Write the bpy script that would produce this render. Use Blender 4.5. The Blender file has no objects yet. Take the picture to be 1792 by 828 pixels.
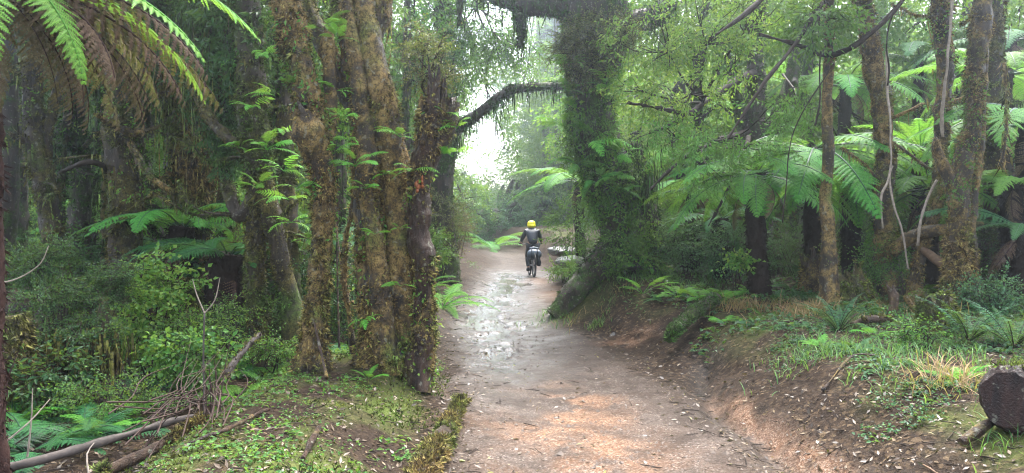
import bpy, bmesh, math, random
import numpy as np
from mathutils import Vector, Matrix, Euler

random.seed(11)
RS = np.random.RandomState(11)
C = bpy.context.scene.collection
PI = math.pi
F_PX, CX, HY, EYE = 1380.0, 896.0, 386.0, 1.6

# ------------------------------------------------------------------ noise
def _hash(ix, iy, iz, seed):
    with np.errstate(over='ignore'):
        h = (ix.astype(np.int64) * 374761393 + iy.astype(np.int64) * 668265263 + iz.astype(np.int64) * 1440662683 + seed * 974711) & 0xFFFFFFFF
        h = ((h ^ (h >> 13)) * 1274126177) & 0xFFFFFFFF
        h = ((h ^ (h >> 15)) * 2246822519) & 0xFFFFFFFF
        h = h ^ (h >> 16)
    return (h & 0xFFFF) / 65535.0

def vnoise(p, seed=0):
    i = np.floor(p).astype(np.int64); f = p - i; u = f * f * (3 - 2 * f)
    r = 0
    for dx in (0, 1):
        wx = u[:, 0] if dx else 1 - u[:, 0]
        for dy in (0, 1):
            wy = u[:, 1] if dy else 1 - u[:, 1]
            for dz in (0, 1):
                wz = u[:, 2] if dz else 1 - u[:, 2]
                r = r + wx * wy * wz * _hash(i[:, 0] + dx, i[:, 1] + dy, i[:, 2] + dz, seed)
    return r * 2 - 1

def fbm(p, octv=4, seed=0, gain=0.5):
    a, s, q, t = 1.0, 0, np.asarray(p, float).copy(), 0
    for o in range(octv):
        s = s + a * vnoise(q, seed + o); t += a
        a *= gain; q = q * 2.07 + 13.7
    return s / t

def fbm2(x, y, f, octv=4, seed=0):
    p = np.stack([np.ravel(x) * f, np.ravel(y) * f, np.zeros(np.size(x)) + .5], 1)
    return fbm(p, octv, seed).reshape(np.shape(x))

def smooth(t):
    t = np.clip(t, 0, 1); return t * t * (3 - 2 * t)

# ------------------------------------------------------------------ terrain
def path_c(y): return np.interp(y, [-10, 2, 5, 7, 9, 11, 13, 16, 19, 23.5, 30, 36, 44, 60], [.9, .75, .62, .52, .42, .18, .02, .08, .28, .5, .1, -1.2, -3.6, -9])
def path_w(y): return np.interp(y, [2, 5, 7, 9, 11, 13, 16, 19, 23, 28, 40], [1.2, 1.2, 1.15, 1.08, .9, .74, .76, .86, 1.0, .8, .7])

def rill_x(y):   # the little washed-out gutter along the right edge of the track
    return np.interp(y, [3, 5, 6, 7, 8, 9.5, 11], [2.1, 1.9, 1.78, 1.75, 1.95, 2.1, 2.0])

def gh(x, y, detail=True):
    x = np.asarray(x, float); y = np.asarray(y, float)
    x, y = np.broadcast_arrays(x, y)
    xc, hw = path_c(y), path_w(y)
    d = x - xc
    dr, dl = d - hw, -d - hw
    z = .55 * smooth((y - 25) / 13)                                   # track climbs beyond the rider
    bankh = np.interp(y, [2, 4, 6, 9, 14, 20, 30], [.35, .38, .48, .50, .5, .45, .7])
    z = z + bankh * smooth((dr + .02 + .12 * np.sin(y * 2.3)) / 1.35) + .05 * np.clip(dr - 1.5, 0, 20)
    mound = .28 * smooth((dl + .05) / .8) * smooth((9.6 - y) / 2.0) * (1 - 1.2 * smooth((dl - 1.15) / .9))
    lbank = .34 * smooth((dl + .1) / 1.3) * smooth((y - 9.5) / 3)
    z = z + mound + lbank + .02 * np.clip(dl - 3, 0, 40)
    r = np.hypot(x - 2.0, y - 12.9); z = z + .42 * np.exp(-(r / 1.15) ** 2) + .30 * np.exp(-((x - 1.25) / .5) ** 2 - ((y - 12.5) / .6) ** 2)
    z = z + .07 * np.clip(np.hypot(x, y) - 42, 0, 60)
    off = smooth((np.abs(d) - hw) / .5)
    z = z + fbm2(x, y, .45, 3, 5) * (.03 + .12 * off)
    z = z - .03 * (1 - smooth(np.abs(d) / hw)) - .022 * smooth((10.5 - y) / 3) * (np.exp(-((d + .42) / .14) ** 2) + .7 * np.exp(-((d - .38) / .16) ** 2)) * (1 + fbm2(x, y, 1.2, 2, 77))                         # slightly dished track
    rx = rill_x(y); rg = np.exp(-((x - rx + .06 * np.sin(y * 5.1)) / .13) ** 2) * smooth((y - 3.2) / 1) * smooth((9.5 - y) / 1.5)
    z = z - .11 * rg
    if detail:
        z = z + fbm2(x, y, 2.4, 4, 9) * (.022 + .055 * off) + fbm2(x, y, 9, 3, 21) * (.008 + .016 * off)
    return z

def g1(x, y): return float(gh(np.array([x]), np.array([y]))[0])
def P(px, py, Y): return np.array([(px - CX) / F_PX * Y, Y, EYE + (HY - py) / F_PX * Y])
def PXw(w, Y): return w / F_PX * Y

# ------------------------------------------------------------------ mesh building
class MB:
    def __init__(s): s.v, s.f, s.m, s.sm, s.n = [], [], [], [], 0
    def add(s, V, F, mi=0, smo=True):
        V = np.asarray(V, float).reshape(-1, 3); F = np.asarray(F, np.int64)
        if len(V) == 0 or len(F) == 0: return s
        s.v.append(V); s.f.append(F + s.n); s.m.append(mi); s.sm.append(smo); s.n += len(V); return s
    def mesh(s, name, mats, origin=(0, 0, 0)):
        me = bpy.data.meshes.new(name)
        V = np.concatenate(s.v) - np.asarray(origin, float)
        tot = np.concatenate([np.full(len(f), f.shape[1]) for f in s.f])
        loops = np.concatenate([f.ravel() for f in s.f])
        st = np.concatenate([[0], np.cumsum(tot)[:-1]])
        me.vertices.add(len(V)); me.vertices.foreach_set('co', V.astype(np.float32).ravel())
        me.loops.add(len(loops)); me.loops.foreach_set('vertex_index', loops.astype(np.int32))
        me.polygons.add(len(tot)); me.polygons.foreach_set('loop_start', st.astype(np.int32))
        for m in mats: me.materials.append(m)
        me.polygons.foreach_set('material_index', np.concatenate([np.full(len(f), k) for f, k in zip(s.f, s.m)]).astype(np.int32))
        me.polygons.foreach_set('use_smooth', np.concatenate([np.full(len(f), k) for f, k in zip(s.f, s.sm)]).astype(bool))
        me.update(calc_edges=True)
        return me
    def obj(s, name, mats, parent=None, origin=None):
        if not isinstance(mats, (list, tuple)): mats = [mats]
        if origin is None: origin = tuple(parent.location) if parent else (0, 0, 0)
        o = bpy.data.objects.new(name, s.mesh(name, mats, origin)); C.objects.link(o)
        if parent: o.parent = parent
        else: o.location = origin
        return o

def tag(o, label=None, cat=None, group=None, kind=None):
    for k, v in (('label', label), ('category', cat), ('group', group), ('kind', kind)):
        if v: o[k] = v
    return o

def thing(name, label, cat, loc=(0, 0, 0), group=None, rz=0):
    o = bpy.data.objects.new(name, None); C.objects.link(o)
    o.empty_display_size = .1; o.location = tuple(float(c) for c in loc); o.rotation_euler = (0, 0, rz)
    return tag(o, label, cat, group)

def norm(a): return a / np.maximum(np.linalg.norm(a, axis=-1, keepdims=True), 1e-9)

def resample(ctrl, rad, step):
    ctrl = np.asarray(ctrl, float); rad = np.asarray(rad, float)
    n = len(ctrl)
    if n == 2:
        m = max(2, int(np.linalg.norm(ctrl[1] - ctrl[0]) / step) + 1); t = np.linspace(0, 1, m)[:, None]
        return ctrl[0] * (1 - t) + ctrl[1] * t, np.interp(t[:, 0], [0, 1], rad)
    ext = np.vstack([2 * ctrl[0] - ctrl[1], ctrl, 2 * ctrl[-1] - ctrl[-2]])
    out, ro = [], []
    for i in range(n - 1):
        p0, p1, p2, p3 = ext[i:i + 4]
        m = max(2, int(np.ceil(np.linalg.norm(p2 - p1) / step)))
        t = np.linspace(0, 1, m, endpoint=False)[:, None]
        out.append(.5 * ((2 * p1) + (p2 - p0) * t + (2 * p0 - 5 * p1 + 4 * p2 - p3) * t ** 2 + (-p0 + 3 * p1 - 3 * p2 + p3) * t ** 3))
        ro.append(rad[i] + (rad[i + 1] - rad[i]) * smooth(t[:, 0]))
    out.append(ctrl[-1:]); ro.append(rad[-1:])
    return np.vstack(out), np.concatenate(ro)

def tube(ctrl, rad, seg=8, step=.1, amp=0, freq=6, stretch=.4, lobes=0, lobe_amp=0, seed=0, cap=True, fine=0, wob=0, jag=0):
    """Rings round a smooth path; returns V, quads, caps, outward normals."""
    p, r = resample(ctrl, rad, step)
    n = len(p)
    if wob:
        q_ = np.stack([np.arange(n) * 0 + seed * 3.7, p[:, 1] * 1.1, p[:, 2] * 1.1], 1); e_ = np.sin(np.linspace(0, PI, n)) ** .5
        p = p + np.stack([fbm(q_, 3, 11), fbm(q_ + 9, 3, 12), 0 * r], 1) * (wob * e_)[:, None]
    t = norm(np.gradient(p, axis=0))
    a = np.array([1.0, 0, 0]) if abs(t[0][0]) < .8 else np.array([0, 1.0, 0])
    u = norm(a - t[0] * a.dot(t[0])); U = [u]
    for i in range(1, n):
        u = norm(u - t[i] * u.dot(t[i])); U.append(u)
    U = np.array(U); W = np.cross(t, U)
    th = np.linspace(0, 2 * PI, seg, endpoint=False)
    N = U[:, None, :] * np.cos(th)[None, :, None] + W[:, None, :] * np.sin(th)[None, :, None]
    R = np.repeat(r[:, None], seg, 1)
    if amp or lobes or fine:
        q = p[:, None, :] + N * r[:, None, None]
        qs = (q * np.array([freq, freq, freq * stretch])).reshape(-1, 3)
        if amp: R = R * (1 + amp * fbm(qs, 4, seed).reshape(n, seg) * 2)
        if fine: R = R + fine * fbm(q.reshape(-1, 3) * np.array([38, 38, 24]), 3, seed + 5).reshape(n, seg) + fine * 3.2 * fbm(q.reshape(-1, 3) * np.array([11, 11, 6]), 3, seed + 6).reshape(n, seg)
        if lobes:
            ph = fbm(np.stack([p[:, 2] * .8, p[:, 0] * 0 + seed, p[:, 1] * 0], 1), 2, seed)[:, None] * 2
            R = R * (1 + lobe_amp * np.sin(th[None, :] * lobes + ph * 3 + seed))
    V = (p[:, None, :] + N * R[:, :, None]).reshape(-1, 3)
    i = np.arange(n - 1)[:, None] * seg; j = np.arange(seg)[None, :]; k = (j + 1) % seg
    F = np.stack([i + j, i + k, i + seg + k, i + seg + j], -1).reshape(-1, 4)
    if jag:
        k_ = np.random.RandomState(seed + 3).uniform(-.6, 1.6, seg); V = V.reshape(n, seg, 3)
        for q_, w_ in ((1, 1.0), (2, .45), (3, .15)):
            if n > 6: V[-q_] += t[-1] * (k_ * R[-1] * w_ * jag)[:, None]
        V = V.reshape(-1, 3)
    caps = None
    if cap:
        V = np.vstack([V, p[0], p[-1]]); b = n * seg
        caps = np.vstack([np.stack([np.full(seg, b), k[0], j[0]], 1), np.stack([np.full(seg, b + 1), (n - 1) * seg + j[0], (n - 1) * seg + k[0]], 1)])
        return V, F, caps, np.vstack([N.reshape(-1, 3), -t[0], t[-1]])
    return V, F, caps, N.reshape(-1, 3)

def add_tube(mb, *a, mi=0, **k):
    V, F, c, N = tube(*a, **k); mb.add(V, F, mi)
    if c is not None:
        s = mb.n - len(V)
        mb.f.append(c + s); mb.v.append(np.zeros((0, 3))); mb.m.append(mi); mb.sm.append(False)
    return V, N

def frames(d, up=None, roll=None):
    """rotation matrices (M,3,3) whose columns are x, y=d, z"""
    y = norm(np.asarray(d, float))
    if up is None: up = np.tile([0, 0, 1.0], (len(y), 1))
    x = np.cross(y, up); bad = np.linalg.norm(x, axis=1) < 1e-3; x[bad] = [1, 0, 0]; x = norm(x); z = np.cross(x, y)
    if roll is not None:
        c, s = np.cos(roll)[:, None], np.sin(roll)[:, None]
        x, z = x * c + z * s, z * c - x * s
    return np.stack([x, y, z], -1)

def scatter(V, F, pos, M, sc):
    """copies of template (V,F) at pos with frames M and scales sc"""
    pos = np.asarray(pos, float); m, n = len(pos), len(V)
    sc = np.asarray(sc, float).reshape(m, 1, 1)
    out = np.einsum('mij,nj->mni', M, V) * sc + pos[:, None, :]
    return out.reshape(-1, 3), (F[None] + (np.arange(m) * n)[:, None, None]).reshape(-1, F.shape[1])

def leaf_geo(pos, d, up, L, W, fold=.12, droop=.15):
    """folded diamond leaves"""
    M = frames(d, up); n = len(pos)
    L = np.broadcast_to(L, n)[:, None]; W = np.broadcast_to(W, n)[:, None]
    x, y, z = M[:, :, 0], M[:, :, 1], M[:, :, 2]
    a = pos; b = pos + y * L * .42 - x * W * .5 + z * fold * W; c = pos + y * L - z * droop * L; e = pos + y * L * .42 + x * W * .5 + z * fold * W
    V = np.stack([a, b, c, e], 1).reshape(-1, 3)
    i = np.arange(n)[:, None] * 4
    F = np.concatenate([i + np.array([[0, 2, 1]]), i + np.array([[0, 3, 2]])], 1).reshape(-1, 3)
    return V, F

def rdir(n, rs=RS): return norm(rs.normal(size=(n, 3)))
# ------------------------------------------------------------------ materials
class NT:
    def __init__(s, name):
        s.m = bpy.data.materials.new(name); s.m.use_nodes = True; s.t = s.m.node_tree
        s.t.nodes.clear(); s.out = s.n('ShaderNodeOutputMaterial')
    def n(s, ty, **k):
        nd = s.t.nodes.new(ty)
        for a, b in k.items(): setattr(nd, a, b)
        return nd
    def l(s, a, b): s.t.links.new(a, b)
    def noise(s, scale, detail=4, rough=.55, vec=None, stretch=None, dist=0):
        nd = s.n('ShaderNodeTexNoise'); nd.inputs['Scale'].default_value = scale
        nd.inputs['Detail'].default_value = detail; nd.inputs['Roughness'].default_value = rough; nd.inputs['Distortion'].default_value = dist
        v = vec or s.pos()
        if stretch:
            mp = s.n('ShaderNodeMapping'); mp.inputs['Scale'].default_value = stretch; s.l(v, mp.inputs['Vector']); v = mp.outputs[0]
        s.l(v, nd.inputs['Vector']); return nd.outputs['Fac']
    def pos(s):
        if not hasattr(s, '_p'): s._p = s.n('ShaderNodeNewGeometry')
        return s._p.outputs['Position']
    def island(s): s.pos(); return s._p.outputs['Random Per Island']
    def obrand(s): return s.n('ShaderNodeObjectInfo').outputs['Random']
    def attr(s, name): return s.n('ShaderNodeAttribute', attribute_name=name).outputs['Fac']
    def ramp(s, fac, stops, interp='LINEAR'):
        nd = s.n('ShaderNodeValToRGB'); cr = nd.color_ramp; cr.interpolation = interp
        while len(cr.elements) < len(stops): cr.elements.new(.5)
        for e, (p, c) in zip(cr.elements, stops):
            e.position = p; e.color = (*c, 1) if not np.isscalar(c) else (c, c, c, 1)
        s.l(fac, nd.inputs[0]); return nd.outputs[0]
    def math(s, op, a, b=None, c=None, clamp=False):
        nd = s.n('ShaderNodeMath', operation=op, use_clamp=clamp)
        for i, v in enumerate((a, b, c)):
            if v is None: continue
            if isinstance(v, (int, float)): nd.inputs[i].default_value = v
            else: s.l(v, nd.inputs[i])
        return nd.outputs[0]
    def mix(s, fac, a, b, mode='MIX'):
        nd = s.n('ShaderNodeMix', data_type='RGBA', blend_type=mode)
        for i, v in ((0, fac), (6, a), (7, b)):
            if isinstance(v, (int, float)): nd.inputs[i].default_value = v
            elif isinstance(v, tuple): nd.inputs[i].default_value = (*v, 1)
            else: s.l(v, nd.inputs[i])
        return nd.outputs[2]
    def mr(s, v, a, b, c, d):
        nd = s.n('ShaderNodeMapRange'); s.l(v, nd.inputs[0])
        for i, k in enumerate((a, b, c, d)): nd.inputs[i + 1].default_value = k
        return nd.outputs[0]
    def bump(s, h, dist=.01, strength=1.0, normal=None):
        nd = s.n('ShaderNodeBump'); nd.inputs['Distance'].default_value = dist; nd.inputs['Strength'].default_value = strength
        s.l(h, nd.inputs['Height'])
        if normal: s.l(normal, nd.inputs['Normal'])
        return nd.outputs[0]
    def princ(s, col, rough=.6, spec=.4, normal=None, **k):
        b = s.n('ShaderNodeBsdfPrincipled')
        for key, v in {'Base Color': col, 'Roughness': rough, 'Specular IOR Level': spec, **k}.items():
            if isinstance(v, (int, float)): b.inputs[key].default_value = v
            elif isinstance(v, tuple): b.inputs[key].default_value = (*v, 1)
            else: s.l(v, b.inputs[key])
        if normal: s.l(normal, b.inputs['Normal'])
        return b.outputs[0]
    def done(s, sh): s.l(sh, s.out.inputs['Surface']); return s.m

def hsv_rand(t, col, rnd, dh=.03, dv=.5):
    h = t.n('ShaderNodeHueSaturation'); t.l(col, h.inputs['Color'])
    t.l(t.mr(rnd, 0, 1, .5 - dh, .5 + dh), h.inputs['Hue']); t.l(t.mr(rnd, 0, 1, 1 - dv, 1 + dv), h.inputs['Value'])
    return h.outputs[0]

def mat_leaf(name, c1, c2, c3=None, trans=.42, rough=.42, spec=.22, dv=.28):
    t = NT(name)
    col = t.ramp(t.island(), [(0, c1), (.55, c2), (1, c3 or c2)])
    col = hsv_rand(t, col, t.noise(1.3, 3), .02, dv)
    col = hsv_rand(t, col, t.obrand(), .015, .18)
    p = t.princ(col, rough, spec)
    tr = t.n('ShaderNodeBsdfTranslucent'); t.l(t.mix(.35, col, (.30, .42, .03)), tr.inputs['Color'])
    mx = t.n('ShaderNodeMixShader'); mx.inputs[0].default_value = trans
    t.l(p, mx.inputs[1]); t.l(tr.outputs[0], mx.inputs[2])
    return t.done(mx.outputs[0])

def mat_plain(name, col, rough=.5, spec=.4, var=.3, scale=25, bump=.002, **k):
    t = NT(name); n = t.noise(scale, 4)
    c = t.mix(n, tuple(max(0, x * (1 - var)) for x in col), tuple(x * (1 + var) for x in col))
    return t.done(t.princ(c, rough, spec, t.bump(n, bump) if bump else None, **k))

def mat_trunk(name, bark=((.014, .010, .007), (.055, .038, .024)), moss=((.10, .055, .02), (.17, .105, .03), (.07, .085, .018)), mossiness=.55, green=.5, wet=.45):
    """wet bark with patches of brown-gold and green moss"""
    t = NT(name)
    big = t.noise(2.2, 5, .62); mid = t.noise(9, 5, .6); fin = t.noise(70, 4, .7)
    ridg = t.noise(16, 5, .6, stretch=(1, 1, .22))
    b = t.ramp(ridg, [(.3, bark[0]), (.7, bark[1])])
    m = t.ramp(mid, [(.3, moss[0]), (.62, moss[1])])
    gsel = t.ramp(t.noise(1.7, 4, .6), [(.62 - .3 * green, 0.0), (.78 - .3 * green, 1.0)])
    m = t.mix(gsel, m, moss[2])
    m = t.mix(t.mr(t.math('ADD', t.math('MULTIPLY', fin, .5), t.math('MULTIPLY', t.noise(26, 4, .65), .5)), .40, .56, .9, 0), m, (.012, .009, .005))
    sel = t.ramp(t.math('ADD', t.math('MULTIPLY', big, .65), t.math('MULTIPLY', mid, .35)), [(.66 - .32 * mossiness, 0.0), (.74 - .32 * mossiness, 1.0)])
    col = t.mix(sel, b, m)
    lich = t.ramp(t.noise(21, 3, .5), [(.62, 0.0), (.68, 1.0)])
    col = t.mix(t.math('MULTIPLY', lich, .55), col, (.20, .20, .15))
    h = t.math('ADD', t.math('MULTIPLY', ridg, .6), t.math('MULTIPLY', fin, .55))
    rough = t.mix(sel, (wet, wet, wet), (.9, .9, .9))
    return t.done(t.princ(col, rough, .25, t.bump(h, .04, 1.0)))

def mat_moss(name, c1, c2, c3, trans=.15):
    t = NT(name)
    base = t.ramp(t.noise(9, 5, .6), [(.3, c1), (.62, c2)])
    g = t.ramp(t.noise(1.7, 4, .6), [(.44, 0.0), (.62, 1.0)])
    base = t.mix(g, base, c3)
    col = hsv_rand(t, base, t.island(), .03, .85)
    col = t.mix(t.mr(t.noise(20, 4, .65), .40, .54, .92, 0), col, (.012, .009, .005))
    d = t.princ(col, .75, .25)
    tr = t.n('ShaderNodeBsdfTranslucent'); t.l(col, tr.inputs['Color'])
    mx = t.n('ShaderNodeMixShader'); mx.inputs[0].default_value = trans
    t.l(d, mx.inputs[1]); t.l(tr.outputs[0], mx.inputs[2])
    return t.done(mx.outputs[0])

def mat_ground():
    t = NT('forest_floor')
    pa, wet, org, moss, lit = (t.attr(k) for k in ('a_path', 'a_wet', 'a_orange', 'a_moss', 'a_litter'))
    v = t.n('ShaderNodeTexVoronoi'); v.inputs['Scale'].default_value = 34; t.l(t.pos(), v.inputs['Vector'])
    v2 = t.n('ShaderNodeTexVoronoi'); v2.inputs['Scale'].default_value = 95; t.l(t.pos(), v2.inputs['Vector'])
    n1 = t.noise(3.1, 6, .6); n2 = t.noise(17, 5, .65); n3 = t.noise(75, 3, .6)
    vg = t.n('ShaderNodeSeparateColor'); t.l(v.outputs['Color'], vg.inputs[0])
    vg2 = t.n('ShaderNodeSeparateColor'); t.l(v2.outputs['Color'], vg2.inputs[0])
    soil = t.ramp(n2, [(.3, (.010, .007, .005)), (.55, (.028, .019, .013)), (.8, (.058, .042, .029))])
    litc = t.ramp(vg.outputs[0], [(0, (.012, .008, .006)), (.55, (.03, .02, .013)), (.85, (.07, .045, .026)), (1, (.15, .105, .06))])
    col = t.mix(t.math('MULTIPLY', lit, .75), soil, litc)
    grav = t.ramp(vg2.outputs[0], [(0, (.025, .019, .016)), (.5, (.082, .058, .045)), (.9, (.12, .097, .082)), (1, (.28, .24, .21))])
    grav = t.mix(t.mr(n2, .3, .7, .65, 0), grav, (.075, .058, .045))
    grav = t.mix(t.mr(t.noise(2.3, 5, .65), .42, .6, .75, 0), grav, (.034, .024, .018))
    sand = t.ramp(vg2.outputs[0], [(0, (.09, .044, .024)), (.6, (.19, .10, .055)), (1, (.34, .25, .18))])
    sand = t.mix(t.mr(n2, .35, .65, .4, 0), sand, (.11, .055, .03))
    grav = t.mix(org, grav, sand)
    col = t.mix(pa, col, grav)
    clay = t.mix(t.math('MULTIPLY', org, t.math('SUBTRACT', 1.0, pa), clamp=True), col, sand)
    mossc = t.ramp(n2, [(.25, (.035, .034, .010)), (.5, (.06, .085, .018)), (.75, (.10, .115, .03))])
    col = t.mix(moss, clay, mossc)
    wetf = t.math('MULTIPLY', wet, t.mr(n1, .35, .6, .4, 1), clamp=True)
    col = t.mix(t.math('MULTIPLY', wetf, .5), col, (.028, .023, .020))
    rough = t.mix(wetf, t.mix(pa, (.8, .8, .8), (.55, .55, .55)), (.1, .1, .1))
    h = t.math('ADD', t.math('MULTIPLY', n3, .5), t.math('MULTIPLY', vg.outputs[1], .35))
    h = t.math('ADD', h, t.math('MULTIPLY', n2, 1.0))
    h = t.math('MULTIPLY', h, t.mr(wetf, 0, 1, 1, .12))
    return t.done(t.princ(col, rough, t.mr(wetf, 0, 1, .06, .55), t.bump(h, .022, 1.0)))

def mat_water():
    t = NT('muddy_water')
    n = t.noise(6, 3)
    col = t.mix(n, (.035, .028, .022), (.075, .058, .045))
    return t.done(t.princ(col, t.mr(t.noise(9, 4, .6), .35, .65, .03, .22), .6, t.bump(t.noise(22, 4, .65), .006, .8)))

BR_MOSS = ((.10, .060, .022), (.26, .18, .062), (.12, .15, .03))
OL_MOSS = ((.075, .057, .018), (.14, .12, .03), (.075, .12, .022))
GR_MOSS = ((.026, .042, .010), (.065, .115, .018), (.045, .10, .016))
M = dict(
    trunk=mat_trunk('mossy_bark', moss=((.11, .066, .026), (.26, .175, .062), (.115, .15, .03)), mossiness=.66, green=.35),
    trunk_olive=mat_trunk('olive_mossy_bark', moss=((.06, .046, .017), (.12, .10, .03), (.065, .10, .02)), mossiness=.65, green=.55),
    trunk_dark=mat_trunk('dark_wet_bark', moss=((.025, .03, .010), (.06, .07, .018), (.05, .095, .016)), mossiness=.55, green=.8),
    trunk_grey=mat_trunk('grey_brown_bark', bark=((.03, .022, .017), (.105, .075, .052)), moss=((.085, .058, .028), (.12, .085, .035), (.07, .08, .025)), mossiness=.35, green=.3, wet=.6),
    deadwood=mat_trunk('rotten_wood', bark=((.008, .005, .004), (.06, .032, .019)), moss=BR_MOSS, mossiness=.42, green=.4, wet=.3),
    palewood=mat_plain('weathered_wood', (.115, .07, .042), .7, .2, .7, 22, .006),
    greywood=mat_plain('grey_weathered_wood', (.070, .056, .047), .65, .2, .9, 13, .003),
    torn=mat_plain('torn_red_wood', (.20, .07, .03), .8, .1, .5, 40, .004),
    twig=mat_plain('twig_bark', (.026, .019, .014), .75, .12, .5, 60, 0),
    palevine=mat_plain('pale_vine_bark', (.25, .20, .155), .6, .2, .8, 26, .004),
    drytwig=mat_plain('dry_twig_bark', (.05, .031, .024), .7, .15, .5, 30, 0),
    fibre=mat_plain('tree_fern_fibre', (.022, .015, .011), .85, .1, .6, 40, .01),
    redfibre=mat_plain('red_fern_stalk', (.035, .017, .013), .8, .15, .5, 40, .01),
    moss_br=mat_moss('brown_gold_moss', *BR_MOSS), moss_ol=mat_moss('olive_moss', *OL_MOSS), moss_gr=mat_moss('green_moss', *GR_MOSS),
    moss_yel=mat_moss('yellow_green_moss', (.075, .085, .016), (.16, .17, .025), (.09, .13, .02)),
    frond=mat_leaf('bright_fern_green', (.04, .16, .028), (.07, .24, .038), (.12, .31, .05), .45, .5, .1),
    frond_blue=mat_leaf('bluish_fern_green', (.022, .095, .032), (.034, .135, .042), (.05, .17, .05), .38, .5, .1),
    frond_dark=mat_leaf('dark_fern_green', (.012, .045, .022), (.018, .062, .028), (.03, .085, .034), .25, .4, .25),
    frond_deep=mat_leaf('deep_green_crown_fern', (.014, .055, .024), (.022, .08, .03), (.04, .11, .036), .25, .6, .08),
    brownwood=mat_trunk('brown_broken_wood', bark=((.02, .011, .007), (.10, .06, .035)), moss=BR_MOSS, mossiness=.28, green=.4, wet=.6),
    charwood=mat_trunk('charred_red_wood', bark=((.004, .003, .003), (.042, .018, .013)), moss=((.02, .010, .007), (.065, .034, .022), (.04, .03, .02)), mossiness=.45, green=0, wet=.35),
    frond_lime=mat_leaf('fresh_fern_green', (.07, .22, .03), (.11, .30, .04), (.17, .38, .055), .45, .5, .1),
    frond_dead=mat_leaf('dead_fern_brown', (.06, .032, .026), (.10, .058, .046), (.15, .095, .07), .25, .75, .1),
    leaf=mat_leaf('mid_green_leaf', (.03, .10, .022), (.055, .16, .03), (.11, .21, .045), .42),
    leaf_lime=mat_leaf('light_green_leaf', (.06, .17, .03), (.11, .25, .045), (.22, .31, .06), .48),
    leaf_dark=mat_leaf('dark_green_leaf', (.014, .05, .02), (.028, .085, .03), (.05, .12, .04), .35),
    leaf_olive=mat_leaf('olive_leaf', (.04, .055, .02), (.085, .095, .032), (.17, .15, .06), .35),
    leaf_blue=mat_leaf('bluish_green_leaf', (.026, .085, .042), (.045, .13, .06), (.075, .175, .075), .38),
    grass=mat_leaf('green_grass', (.03, .095, .025), (.055, .15, .04), (.11, .20, .055), .4, .5),
    straw=mat_leaf('dry_grass', (.17, .10, .045), (.25, .16, .075), (.34, .24, .12), .35, .6, .3),
    litter=mat_leaf('fallen_leaf', (.028, .017, .010), (.07, .042, .021), (.13, .085, .038), .1, .45, .5, .3),
    litter_pale=mat_leaf('yellow_fallen_leaf', (.10, .072, .03), (.17, .14, .048), (.22, .24, .06), .2, .5, .4, .2),
    pebble=mat_plain('pebble_stone', (.11, .085, .066), .6, .2, .6, 9, 0),
    ground=mat_ground(), water=mat_water(),
)
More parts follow.
